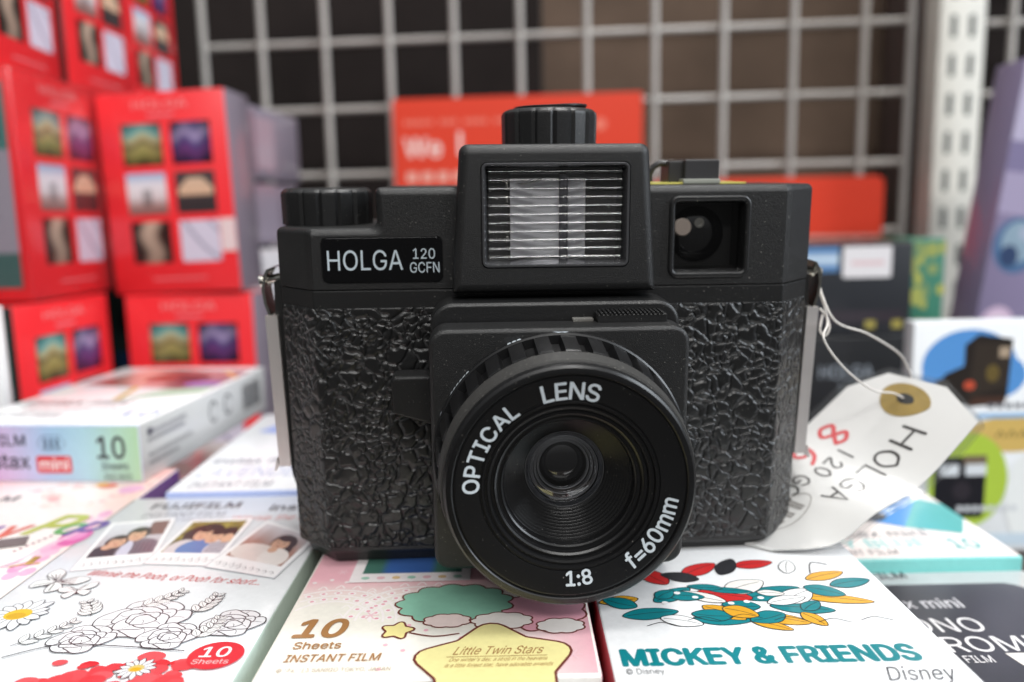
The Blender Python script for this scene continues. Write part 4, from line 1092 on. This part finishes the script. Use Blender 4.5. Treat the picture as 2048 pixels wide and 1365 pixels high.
# top cover, stepped down at the left for the winding knob
TZ, SZ = 24.3, 14.8
def cover_loop(ins, d):
    xl = A_ - ins + d
    return rpoly([(-xl, 0.12), (xl, 0.12), (xl, TZ - ins), (-42.2 + ins, TZ - ins), (-41.9 + ins, SZ - ins), (-xl, SZ - ins)],
                 [.15, .15, max(.3, 1.7 - ins), max(.3, 1.2 - ins * .5), 2.0, max(.3, 1.6 - ins)], 6)
g = Geo()
loops = [[(x, y, z) for x, z in cover_loop(i, d)] for y, i, d in ((0.0, 1.9, 1.5), (.08, 1.4, 1.2), (.35, .85, .9), (.85, .35, 1.0), (1.4, .08, 1.42), (1.9, 0, 1.9), (CD, 0, CH), (CD + .8, 0, CH + .25), (BK_ - 1.5, 0, CH + .25), (BK_, 1.4, CH + 1.2))]
# the last loops are the rear; the front rim keeps its chamfer line crisp
g.loft(loops)
cover = hm('top_cover', g, M['grain'], smooth=32)
cut(cover, Geo().loft([[(x, y, z) for x, z in rrect(-55.6, -26.2, 1.5, 12.7, 1.5, 5)] for y in (-3, 0.45)]))
cut(cover, Geo().loft([[(x, y, z) for x, z in rrect(29.2, 48.2, 2.3, 21.3, 1.6, 5)] for y in (-3, 9.0)]))
# name plate
g = Geo(); lp = rrect(-55.35, -26.45, 1.75, 12.45, 1.4, 6); g.loft([[(x, .5, z) for x, z in lp], [(x, .16, z) for x, z in lp], [(x, .10, z) for x, z in inset(lp, .15)]], True, True)
plate = hm('name_plate', g, M['gloss'])
a = Art(.002); a.text('HOLGA', -54.1, 4.75, 4.75, lin('#c3d0d8'), -0.004, width=18.1)
a.text('120', -30.9, 7.35, 2.45, lin('#c3d0d8'), 0.0, align='c', width=5.3); a.text('GCFN', -30.8, 4.0, 2.5, lin('#c3d0d8'), 0.0, align='c', width=7.1)
a.build('lettering', plate, lambda u, v, h: (u, 0.10 - h, v), M['paint'], .03, K, OFF)

# viewfinder
g = Geo(); lo = rrect(28.6, 48.8, 1.8, 21.8, 2.4, 6)
g.loft([[(x, y, z) for x, z in (inset(lo, i) if i else lo)] for y, i in ((.1, 0), (-.45, .12), (-.7, .45), (-.7, .95), (-.45, 1.3), (.6, 1.75), (3.8, 2.0), (8.6, 2.2))], False, False)
hm('viewfinder_frame', g, M['satin'], smooth=30)
g = Geo(); lo2 = inset(lo, 2.0); g.loft([[(x, y, z) for x, z in lo2] for y in (8.0, 8.6)]); hm('viewfinder_back', g, M['matteblack'])
cx, cz = 37.6, 12.0
g = Geo(); R_ = 7.0; prof = [(R_ * math.sin(t), 7.9 - 2.6 * math.cos(t)) for t in [math.pi / 2 * i / 12 for i in range(1, 13)]]
loops = [[(cx + r * math.cos(j / 40 * 6.2832), y, cz + r * math.sin(j / 40 * 6.2832)) for j in range(40)] for r, y in prof]
g.loft(loops, True, False); vl = hm('viewfinder_lens', g, M['darkglass'], smooth=60)
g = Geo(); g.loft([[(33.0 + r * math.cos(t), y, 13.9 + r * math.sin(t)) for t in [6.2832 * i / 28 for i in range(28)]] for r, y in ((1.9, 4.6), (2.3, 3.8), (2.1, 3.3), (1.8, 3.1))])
hm('finder_view_disc', g, painted('bright_view_paint', (0.80, 0.68, 0.60), 0.35), smooth=40)  # pale colour painted in for the bright view seen through the finder
g = Geo(); g.loft([[(37.5 + r * math.cos(t), y, 14.9 + r * math.sin(t)) for t in [6.2832 * i / 28 for i in range(28)]] for r, y in ((1.25, 5.2), (1.25, 4.8), (0.75, 4.8), (0.7, 5.3))], False, True)
hm('eyepiece_ring', g, M['chrome'], smooth=40)
g = Geo(); lo3 = inset(lo, 1.95); g.loft([[(x, y, z) for x, z in lo3] for y in (2.3,)], False, True); hm('viewfinder_window', g, M['glass'])

# flash housing
def trap(i):
    j = i * 1.03
    return rpoly([(-24.15 + j, -0.3 + i), (24.15 - j, -0.3 + i), (21.85 - j, 33.9 - i), (-21.85 + j, 33.9 - i)], [.5, .5, max(.5, 2.2 - i * .8), max(.5, 2.2 - i * .8)], 6)
g = Geo(); g.loft([[(x, y, z) for x, z in trap(i)] for y, i in ((-8.0, 2.3), (-7.92, 1.7), (-7.6, .95), (-7.0, .4), (-6.3, .08), (-5.6, 0), (24, -.3), (25, .6))])
flash = hm('flash_housing', g, M['grain'], smooth=32)
cut(flash, Geo().loft([[(x, y, z) for x, z in rrect(-17.1, 17.5, 5.6, 29.9, 1.6, 5)] for y in (-10, 6.0)]))
# bezel, reflector, tube, ribbed cover
g = Geo(); lo = rrect(-16.95, 17.35, 5.75, 29.75, 1.5, 6)
g.loft([[(x, y, z) for x, z in inset(lo, i)] for y, i in ((-5, 0), (-7.9, 0), (-8.15, .2), (-8.15, .6), (-7.7, .9), (-5, 1.5), (0, 1.8))], False, False)
tbz = NT('clear_cover_edge'); tbz.set(Base_Color=(.20, .20, .21), Metallic=.8, Roughness=.14)
hm('flash_bezel', g, tbz.m, smooth=30)
g = Geo(); lb = inset(lo, .5); g.loft([[(x, y, z) for x, z in lb] for y in (5.0, 5.8)]); hm('flash_recess', g, M['matteblack'])
g = Geo(); xs = [(-10.2 + 17.6 * i / 16) for i in range(17)]
fr = [(x, -4.9 + 2.6 * (1 - ((x + 1.4) / 8.8) ** 2)) for x in xs]; bk = [(x, y + .5) for x, y in fr][::-1]
g.loft([[(x, y, z) for x, y in fr + bk] for z in (7.8, 26.2)]); hm('flash_reflector', g, M['reflector'], smooth=40)
g = Geo(); g.tube([(2.4, -4.0, 7.2), (2.4, -4.0, 27)], 1.1, 16); hm('flash_tube', g, plastic('grey_tube', (.07, .07, .08), .12), smooth=60)
g = Geo(); g.tube([(-13.2 + 10.4 * i / 24, -4.2 - .5 * math.sin(i * .5), 25.9 - .9 * math.sin(math.pi * i / 24) + .12 * math.sin(i * 2.3)) for i in range(25)], [.1 + .22 * (i / 24) for i in range(25)], 6); hm('trigger_wire', g, M['chrome'], smooth=60)
g = Geo(); 
prof = [(-5.2, 6.9)]; n_r = 11; pitch_r = (28.6 - 6.9) / n_r
for i in range(n_r):
    z0 = 6.9 + i * pitch_r
    for q in range(9): prof.append((-5.8 - .8 * math.sin(math.pi * q / 8), z0 + (.52 - .27 * math.cos(math.pi * q / 8)) * pitch_r))
prof += [(-5.8, 28.6)]; prof[0] = (-5.8, 6.9)
g.loft([[(x, y, z) for y, z in prof] for x in (15.7, -15.3)], False, False, closed=False); hm('flash_cover', g, M['ribglass'], smooth=40)
for i in range(n_r):
    z0 = 6.9 + i * pitch_r + .74 * pitch_r
for xx in (-13.2,):
    g = Geo()
    for zz in (23.8, 20.6, 11.4): g.box(xx + 2.0, xx + 2.6, -3.4, -3.0, zz, zz + 1.4, .1)
    hm('foil_tab', g, M['chrome'], smooth=30)

# knobs
def knob(cx_, cy_, r, z0, z1, nfac, name, tilt=0, disc=True):
    g = Geo(); N = nfac * 6; loops = []
    for z, rr, fl in ((z0, r * .99, 1), (z1 - 1.6, r, 1), (z1 - .9, r * .985, .8), (z1 - .3, r * .93, .4), (z1, r * .87, 0), (z1 + .05, r * .6, 0)):
        lp = []
        for j in range(N):
            t = 6.28318 * j / N; ph_ = (j % 6) / 6.0
            sag = fl * (.55 * (math.cos(math.pi / nfac) / math.cos((ph_ - .5) * 2 * math.pi / nfac) - 1) * r * .9 + (-.05 * r if j % 6 == 0 else 0))
            q = rr + sag; lp.append((cx_ + q * math.cos(t), cy_ + q * math.sin(t), z))
        loops.append(lp)
    g.loft(loops); o = hm(name, g, M['satin'], smooth=24)
    return o
knob(-57.2, 22.5, 11.9, 14.9, 24.0, 16, 'winding_knob')
g = Geo(); g.lathe([(10.9, 0), (10.9, 1)], 40); 
g2 = Geo(); g2.loft([[(-57.2 + 11.0 * math.cos(t), 22.5 + 11.0 * math.sin(t), z) for t in [6.2832 * i / 48 for i in range(48)]] for z in (14.0, 15.2)]); hm('knob_spindle', g2, M['matteblack'])
kn = knob(0.9, 16, 12.2, 33.5, 43.0, 16, 'flash_colour_dial')
g = Geo()
g.loft([[(1.2 + r * math.cos(t), 16 + r * math.sin(t), 43.1 + h + .55 * max(0, math.cos(t) + .1)) for t in [6.2832 * i / 56 for i in range(56)]] for r, h in ((9.0, -.2), (9.3, 0.15), (9.3, .5), (8.9, .62))])
hm('dial_disc', g, M['satin'], kn, smooth=40)

# lens block, plate, slider, shutter lever
def slab(name, x, z0, z1, y0, y1, r, mat, rnd=1.1, parent=None):
    g = Geo(); lp = rrect(-x, x, z0, z1, r, 8)
    g.loft([[(xx, y, zz) for xx, zz in (inset(lp, i) if i else lp)] for y, i in ((y0, rnd), (y0 + rnd * .1, rnd * .6), (y0 + rnd * .4, rnd * .22), (y0 + rnd, 0), (y1, 0))]); return hm(name, g, mat, parent, smooth=30)
slab('lens_mount', 29.4, -66.3, -1.9, -10.6, 2.0, 5.5, M['satin'], 1.2)
slab('lens_mount_neck', 28.2, -63, -7.3, -12.6, -10.0, 4.5, M['matteblack'], .1)
slab('lens_plate', 29.4, -64.0, -6.3, -20.3, -12.2, 4.0, M['grain'], 1.2)
g = Geo(); g.box(9.0, 25.2, -15.2, -10.2, -6.5, -4.4, .35)
sw = hm('aperture_switch', g, M['satin'], smooth=30)
for i in range(15):
    g = Geo(); g.box(9.7 + i * 1.0, 10.25 + i * 1.0, -15.45, -10.4, -4.5, -3.9, .12); hm('switch_rib', g, M['satin'], sw, smooth=30)
g = Geo(); g.box(3.6, 8.4, -13.6, -11.2, -6.4, -5.6, .2); hm('switch_slot', g, M['dustgroove'], smooth=30)
g = Geo(); lv = rpoly([(-39.2, -28.8), (-28.5, -32.2), (-28.5, -19.6), (-39.2, -19.6)], [1.3, .3, .3, 1.6], 5)
g.loft([[(x, y, z) for x, z in (inset(lv, i) if i else lv)] for y, i in ((-9.4, .9), (-9.25, .45), (-8.7, .1), (-8, 0), (-2.4, 0), (-2.2, .3))]); hm('shutter_lever', g, M['satin'], smooth=30)

# focus ring and lens
LX, LZ, YF = 0.0, -36.3, -40.6
nT = 30
def tread(r, y, t):
    ph_ = (t / (2 * math.pi) * nT) % 1.0
    return r + (0.0 if ph_ < .58 else (-1.9 if ph_ > .62 and ph_ < .96 else -1.0))
N_ = nT * 24
g = Geo(); g.lathe([(27.2, -19.6), (28.9, -19.8), (29.1, -20.2), (29.1, -22.0), (28.7, -22.3), (26.6, -22.35)], N_, LX, LZ)
base_ring = hm('focus_ring_base', g, M['ring'], smooth=30)
g = Geo(); g.lathe([(26.6, -22.3), (28.45, -22.3), (28.65, -22.6), (27.75, -32.2), (27.45, -32.7), (25.6, -32.75)], N_, LX, LZ, rfun=lambda r, y, t: tread(r, y, t) if r > 27.3 else r)
ring = hm('focus_ring', g, M['ring'], smooth=30)
g = Geo(); g.lathe([(26.75, -21.2), (25.75, -32.9)], 120, LX, LZ); hm('groove_floor', g, M['dustgroove'], ring, smooth=60)
g = Geo(); g.lathe([(25.6, -32.6), (27.2, -32.75), (27.4, -33.1), (26.8, -37.2), (26.7, -37.6), (26.2, -37.75)], 160, LX, LZ)
hm('ring_band', g, M['tread'], ring, smooth=30)
y0 = YF
g = Geo(); g.lathe([(25.6, -37.4), (26.25, -37.8), (26.35, -38.4), (26.1, y0 + .6), (25.6, y0 + .1), (25.0, y0), (24.5, y0), (24.3, y0 + .2), (24.25, y0 + .75), (23.9, y0 + .75), (23.85, y0 + .45), (23.5, y0 + .4),
                    (18.9, y0 + 1.3), (18.75, y0 + 1.6), (18.4, y0 + 1.6), (18.3, y0 + 1.25), (17.9, y0 + 1.35), (17.7, y0 + 2.0), (17.2, y0 + 2.0), (17.1, y0 + 1.7), (16.6, y0 + 1.9), (16.4, y0 + 2.6), (15.8, y0 + 2.6), (15.6, y0 + 2.2), (15.2, y0 + 2.5), (15.0, y0 + 3.3), (14.4, y0 + 3.4), (14.2, y0 + 3.2), (13.9, y0 + 3.5), (13.7, y0 + 5.2)], 180, LX, LZ)
face = hm('lens_front_ring', g, M['ring'], smooth=30)
prof = [(13.7, y0 + 5.2)]
nr = 10
for i in range(nr):
    ra = 13.55 - i * .47; ya = y0 + 5.2 + i * .62
    prof += [(ra, ya), (ra - .01, ya + .24), (ra - .05, ya + .31), (ra - .13, ya + .35), (ra - .27, ya + .35), (ra - .34, ya + .39), (ra - .36, ya + .62)]
prof += [(8.75, y0 + 11.6), (8.7, y0 + 12.6)]
g = Geo(); g.lathe(prof, 160, LX, LZ); hm('lens_inner_barrel', g, M['inner'], smooth=25)
# bright stepped rings behind the front element, a dark inner element at the bottom
g = Geo(); g.lathe([(8.75, y0 + 11.5), (8.72, y0 + 21)], 80, LX, LZ)
g.loft([[(LX + r * math.cos(6.2832 * j / 80), y0 + 20.9, LZ + r * math.sin(6.2832 * j / 80)) for j in range(80)] for r in (8.72, .05)], False, True)
cup = hm('lens_cell', g, M['matteblack'], smooth=40)
tst = NT('stepped_retaining_rings'); tst.set(Base_Color=(.62, .63, .66), Metallic=.95, Roughness=.11)
for ra, rb, ya, yb in ((8.68, 7.7, 11.7, 12.3), (7.5, 6.75, 12.6, 13.2), (6.55, 5.95, 13.5, 14.1), (5.75, 5.2, 14.4, 15.0)):
    g = Geo(); g.lathe([(ra + .06, y0 + yb + .3), (ra + .05, y0 + ya + .02)] + [(ra - (ra - rb) * math.sin(math.pi / 20 * k), y0 + yb - (yb - ya) * math.cos(math.pi / 20 * k)) for k in range(11)] + [(rb, y0 + yb + .3)], 120, LX, LZ)
    hm('retaining_ring', g, tst.m, cup, smooth=40)
g = Geo(); g.loft([[(LX + r * math.cos(6.2832 * j / 60), y, LZ + r * math.sin(6.2832 * j / 60)) for j in range(60)] for r, y in [(5.3 * math.sin(t), y0 + 16.6 - 2.0 * math.cos(t)) for t in [math.pi / 2 * i / 12 for i in range(1, 13)]]], True, False)
hm('inner_element', g, M['darkglass'], cup, smooth=60)
g = Geo(); prof = [(8.62 * math.sin(t), y0 + 11.9 - 1.9 * math.cos(t) + .0) for t in [math.pi / 2 * i / 16 for i in range(1, 17)]]
loops = [[(LX + r * math.cos(6.28318 * j / 80), y, LZ + r * math.sin(6.28318 * j / 80)) for j in range(80)] for r, y in [(.12, y0 + 10.0)] + prof]
g.loft(loops, True, False); hm('front_element', g, M['coated'], smooth=60)

# lettering round the lens
PC = lin('#c9d2d9')
def ring_text(s, mid, rad, size, outward, bold=.03, adv=1.0, art=None):
    ws = []
    for ch in s:
        V, F = text_mesh(ch, bold)
        xs = [v[0] for v in V]; ws.append((min(xs), max(xs)))
    gap = .16
    tot = sum(b - a_ for a_, b in ws) + gap * (len(s) - 1)
    x = -tot / 2
    for ch, (a_, b) in zip(s, ws):
        V, F = text_mesh(ch, bold); cxm = x + (b - a_) / 2
        ang = math.radians(mid) - (cxm * size * adv / rad) * (1 if outward else -1)
        P = []
        for vx, vy in V:
            lx = (vx - (a_ + b) / 2) * size; ly = (vy - .5) * size
            er = Vector((math.cos(ang), math.sin(ang))); et = Vector((math.sin(ang), -math.cos(ang)))
            if not outward: er_, et_ = -er, -et
            else: er_, et_ = er, et
            c = er * rad; P.append(tuple(c + et_ * lx + er_ * ly))
        art._addt(P, F, PC); x += (b - a_) + gap
        for i in range(8): art._addt([(q[0] + .1 * math.cos(i * .7854), q[1] + .1 * math.sin(i * .7854)) for q in P], F, PC)
a = Art(.0005)
ring_text('LENS', 90, 20.7, 3.7, True, .03, 1.0, a); ring_text('OPTICAL', 152.5, 20.5, 3.3, True, .03, 1.05, a)
ring_text('1:8', -84.5, 20.3, 3.0, False, .03, 1.0, a); ring_text('f=60mm', -31, 21.0, 3.3, False, .03, 1.0, a)
yr = lambda r: y0 + .4 + (23.5 - r) / (23.5 - 18.9) * .9
a.build('lettering', face, lambda u, v, h: (LX + u, yr(math.hypot(u, v)) - h, LZ + v), M['paint'], .05, K, OFF)
# distance marks on the ring: mountain, group, people, head
def rim_art(name, parent, shapes, r):
    a = Art(.0005)
    for kind, deg in shapes:
        if kind == 'mountain': a.poly([(deg - 3.6, -20.5), (deg + 3.6, -20.5), (deg + 1.2, -21.8), (deg - .4, -21.3), (deg - 1.6, -21.8)], PC)
        else:
            for i in range({'group': 3, 'family': 6, 'head': 1}[kind]):
                d = deg + (i - 1) * 2.3; a.ell(d, -20.75, .8, .32, PC); a.poly([(d - .95, -21.15), (d + .95, -21.15), (d + .8, -21.85), (d - .8, -21.85)], PC)
    a.build(name, parent, lambda u, v, h: (LX + (r + h) * math.cos(math.radians(u)), v, LZ + (r + h) * math.sin(math.radians(u))), M['paint'], .05, K, OFF)
rim_art('distance_mark', base_ring, [('mountain', 90), ('group', 111), ('family', 138), ('head', 160)], 29.1)

# strap clips on both sides
for sgn in (-1, 1):
    fx = lambda x: sgn * x
    def bx(x0, x1, y0_, y1_, z0, z1, r): 
        g = Geo(); xa, xb = sorted((fx(x0), fx(x1))); g.box(xa, xb, y0_, y1_, z0, z1, r); return g
    rail = Geo(); pr = [(66.5, 1.5), (70.6, 0.5), (70.8, -9), (69.6, -48), (69.0, -52.5), (66.6, -61), (66.3, -61)]
    lp = [(fx(x), z) for x, z in pr]; rail.loft([[(x, y, z) for x, z in lp] for y in (14.5, 24.0)]); rl = hm('side_rail', rail, M['matteblack'], smooth=30)
    g = Geo(); lo_ = [(69.9, -8.2), (73.0, -8.2), (72.0, -49.2), (68.9, -49.2)]
    lo_ = [(fx(x), z) for x, z in lo_]
    g.loft([[(x, y, z) for x, z in lo_] for y in (12.6, 26)]); cl = hm('back_clip', g, M['steel'], smooth=30)
    g = Geo(); g.loft([[(fx(x), y, z) for x, z in ((72.0, -49.2), (73.0, -50.6), (73.4, -50.2), (72.6, -47.0))] for y in (12.6, 26)]); hm('clip_lip', g, M['steel'], cl, smooth=30)
    # strap lug: bent nickel strip and pin
    g = Geo(); P = [(72.2, -8.5), (73.2, -5), (73.6, -1.5), (73.1, 1.8), (72.0, 3.8), (70.2, 4.4)]; P2 = [(x - .75, z - .1) for x, z in P][::-1]
    g.loft([[(fx(x), y, z) for x, z in P + P2] for y in (13.2, 21)]); lug = hm('strap_lug', g, M['chrome'], smooth=50)
    g = Geo(); g.tube([(fx(68), 17, 1.6), (fx(74.2), 17, .3)], 1.2, 14); hm('lug_pin', g, M['chrome'], lug, smooth=60)
    g = Geo(); g.tube([(fx(73.8), 17, .35), (fx(74.6), 17, .2)], 1.7, 14); hm('pin_head', g, M['chrome'], lug, smooth=60)

# hot shoe and tape on the right of the top cover
g = Geo(); g.box(27.0, 52.0, 14, 30, 24.3, 24.75, .1); hm('yellow_tape', g, M['yellow'])
g = Geo(); g.box(35.4, 45.2, 13.6, 31, 24.35, 25.6, .3); hm('cloudy_tape', g, M['mist'])
g = Geo(); g.box(36.3, 45.6, 16, 28, 25.0, 30.6, .5); g.box(32.6, 36.8, 18, 28, 24.6, 30.3, .4); hm('hot_shoe_cover', g, M['sliver'], smooth=30)
g = Geo(); g.tube([(33.5, 22, 29.6), (31, 22, 29.8), (29.2, 22, 28.6), (28.4, 22, 26.5), (28.6, 22, 24.9)], .9, 8); hm('shoe_loop', g, M['sliver'], smooth=60)

# ------------------------------------------------------------------ price tag tied to the right lug
def unp(px, py, y=None, z=None):
    d = fwd + rv * ((px - 1024) / 1600) - uv * ((py - 682.5) / 1600)
    return d * (y / d.y) if y is not None else d * (z / d.z)
rowsR = [Vector(v) for v in ((57.5, 171.0, -74.3), (70.5, 169.0, -72.2), (80.8, 171.5, -66.2), (93.3, 176.0, -61.0), (108.0, 181.0, -48.2))]
rowsL = [Vector(v) for v in ((37.0, 189.0, -74.2), (49.5, 190.5, -70.8), (62.5, 196.5, -63.0), (75.6, 203.0, -54.9), (88.0, 206.0, -44.6))]
endL, endR = Vector((96.0, 205.0, -39.8)), Vector((107.6, 190.0, -43.0))
tb_ = (rowsL[0] + rowsR[0]) / 2
tagO = empty('price_tag', tb_, 'white handwritten price tag in a clear sleeve, tied to the right of the camera', 'tag')
def rowpt(rows, t):
    n = len(rows) - 1; t = min(max(t, 0), 1) * n; i = min(int(t), n - 1); q = t - i
    a_, b, c, d = rows[max(i - 1, 0)], rows[i], rows[i + 1], rows[min(i + 2, n)]
    return .5 * ((2 * b) + (c - a_) * q + (2 * a_ - 5 * b + 4 * c - d) * q * q + (3 * b - a_ - 3 * c + d) * q ** 3)
L_T, W_T = 60.0, 31.0      # the tag's own coordinates: s along from the low end, w across from the far edge
topdir = ((endL + endR) / 2 - (rowsL[-1] + rowsR[-1]) / 2)
def tagpt(s, w_, h):
    t = s / L_T
    if t <= 1: a_, b = rowpt(rowsL, t), rowpt(rowsR, t)
    else: a_, b = rowsL[-1] + topdir * (t - 1) * 6.5, rowsR[-1] + topdir * (t - 1) * 6.5
    p = a_ + (b - a_) * (w_ / W_T)
    e = .02
    t2 = min(t, .98); a2, b2 = rowpt(rowsL, t2 + e), rowpt(rowsR, t2 + e); a3, b3 = rowpt(rowsL, t2), rowpt(rowsR, t2)
    du = ((a2 + b2) - (a3 + b3)); dv = (b3 - a3)
    n = dv.cross(du).normalized()
    if n.z < 0: n = -n
    return tuple(p + n * h - tb_)
S_END = L_T * (1 + 1 / 6.5)
def tag_sheet(grow, h0, h1, name, mat, parent):
    g = Geo(); loops = []
    for i in range(31):
        t = i / 30; s_ = -grow + (S_END + 2 * grow) * t
        cutw = max(0, (s_ - L_T) / (S_END - L_T)) if s_ > L_T else 0
        wa, wb = -grow + cutw * 8.5, W_T + grow - cutw * 8.5
        loops.append([tagpt(s_, wa + (wb - wa) * k / 10, h0) for k in range(11)] + [tagpt(s_, wa + (wb - wa) * k / 10, h1) for k in range(10, -1, -1)])
    g.loft(loops, True, True); return mk(name, g.V, g.F, mat, parent, smooth=40)
tag_sheet(0, 0, .35, 'tag_card', M['paper'], tagO)
tag_sheet(2.0, .75, .83, 'clear_sleeve', M['film'], tagO)
tag_sheet(2.0, -.42, -.34, 'clear_sleeve', M['film'], tagO)
EY = (61.0, 14.5)
def ringmesh(ri, ro, h0, h1, name, mat):
    g = Geo(); n = 40
    lp = lambda r, h: [tagpt(EY[0] + r * math.cos(6.2832 * j / n), EY[1] + r * math.sin(6.2832 * j / n), h) for j in range(n)]
    g.loft([lp(ri, h0), lp(ri, h1), lp(ro, h1), lp(ro, h0)], False, False); return mk(name, g.V, g.F, mat, tagO, smooth=40)
ringmesh(2.0, 5.9, .36, .5, 'paper_ring', M['ochre'])
g = Geo(); g.loft([[tagpt(EY[0] + 2.05 * math.cos(6.2832 * j / 30), EY[1] + 2.05 * math.sin(6.2832 * j / 30), h) for j in range(30)] for h in (.4, .52)]); mk('punched_hole', g.V, g.F, M['matteblack'], tagO)
# handwriting; along the tag: text runs from the eyelet end towards the low end
PEN = lin('#3b3735'); RP = lin('#e0565a')
GL = dict(H=[[(0, 0), (0, 1)], [(.7, 0), (.72, 1)], [(0, .52), (.7, .5)]], O=[[(.4, 1), (.08, .78), (.02, .35), (.3, 0), (.65, .15), (.75, .6), (.45, 1)]], L=[[(.05, 1), (.02, .02), (.65, .06)]],
          G=[[(.75, .82), (.4, 1), (.06, .7), (.05, .25), (.4, 0), (.75, .15), (.76, .45), (.42, .45)]], A=[[(0, 0), (.38, 1), (.75, 0)], [(.16, .36), (.62, .34)]], C=[[(.72, .85), (.4, 1), (.06, .7), (.05, .28), (.4, 0), (.72, .12)]],
          F=[[(0, 0), (.04, 1), (.65, .98)], [(.03, .52), (.52, .52)]], N=[[(0, 0), (.04, 1), (.62, 0), (.68, 1)]])
GL['1'] = [[(.3, 1), (.28, 0)]]; GL['2'] = [[(.06, .75), (.3, 1), (.6, .8), (.45, .45), (.05, .03), (.68, .05)]]; GL['0'] = [[(.35, 1), (.06, .7), (.08, .25), (.35, 0), (.62, .3), (.6, .78), (.35, 1)]]
GL['8'] = [[(.62, .86), (.32, 1), (.08, .78), (.34, .54), (.64, .28), (.36, 0), (.06, .22), (.34, .54), (.62, .86)]]; GL['6'] = [[(.6, .95), (.2, .72), (.05, .3), (.34, 0), (.64, .24), (.4, .5), (.1, .35)]]
GL['.'] = [[(.2, .04), (.28, .0)]]
TX = lambda u, v, h: tagpt(S_END - u, v, h)     # u: from the eyelet end, v: from the far edge towards the near edge
def write(a, s, u, v, size, wd, col, adv=.95):
    for ch in s:
        if ch != ' ':
            for st in GL[ch]:
                pts = [(u + x * size * .95, v + y * size + .12 * math.sin(u)) for x, y in st]
                (a.curve if len(pts) > 3 and ch not in 'HN' else a.stroke)(pts, wd, col)
        u += size * adv
a = Art(.004)
# letters stand with their feet towards the near edge: the words read from the eyelet down
write(a, 'HOLGA', 15.6, 18.6, 5.2, .6, PEN, 1.02)
write(a, '120', 24.6, 11.2, 4.0, .5, PEN, .95); write(a, 'GCFN', 37.0, 9.6, 3.8, .5, PEN, 1.0)
for ch, u, v in (('8', 20.4, 3.6), ('6', 28.8, 3.4), ('.', 37, 5)): write(a, ch, u, v, 6.6, .95, RP)
P = [(51 + 9.5 * math.cos(t), 15.6 + 3.6 * math.sin(t)) for t in [6.2832 * i / 30 for i in range(30)]]
a.stroke(P, .25, lin('#a7a39f'), True)
a.text('ブラック', 51, 14.2, 2.6, lin('#a7a39f'), 0, align='c', width=12)
a.build('handwriting', tagO, TX, M['flat'], .42)
# string: two strands from the lug, through the hole and round the card edge
lugw = tb + Rb @ (Vector((73.8, 17, -2)) * K)
hole = Vector(tagpt(EY[0], EY[1], .6)) + tb_
ring_p = unp(1650, 655, y=lugw.y - 4)
def strand(pts, r=.24):
    g = Geo(); pp = [Vector(p) - tb_ for p in pts]
    P = spline([tuple(p) for p in pp], 10); g.tube(P, r, 8); mk('string', g.V, g.F, M['thread'], tagO, smooth=60)
def dp(px, py, y): return unp(px, py, y=y)
strand([lugw, dp(1655, 640, lugw.y - 3), dp(1648, 680, 175), dp(1690, 738, 178), dp(1745, 780, 185), hole + Vector((-3, 0, 1.5)), hole + Vector((-.5, 0, .2))])
strand([lugw + Vector((.5, 1, .5)), dp(1668, 640, 182), dp(1735, 668, 190), dp(1795, 705, 197), dp(1815, 735, 200), dp(1822, 762, 200), hole + Vector((1, 2, -1.5))], .26)
strand([dp(1640, 618, lugw.y), dp(1652, 632, lugw.y - 2), dp(1659, 655, lugw.y - 3), dp(1650, 672, lugw.y - 3), dp(1640, 660, lugw.y - 2), dp(1645, 630, lugw.y - 1)], .28)
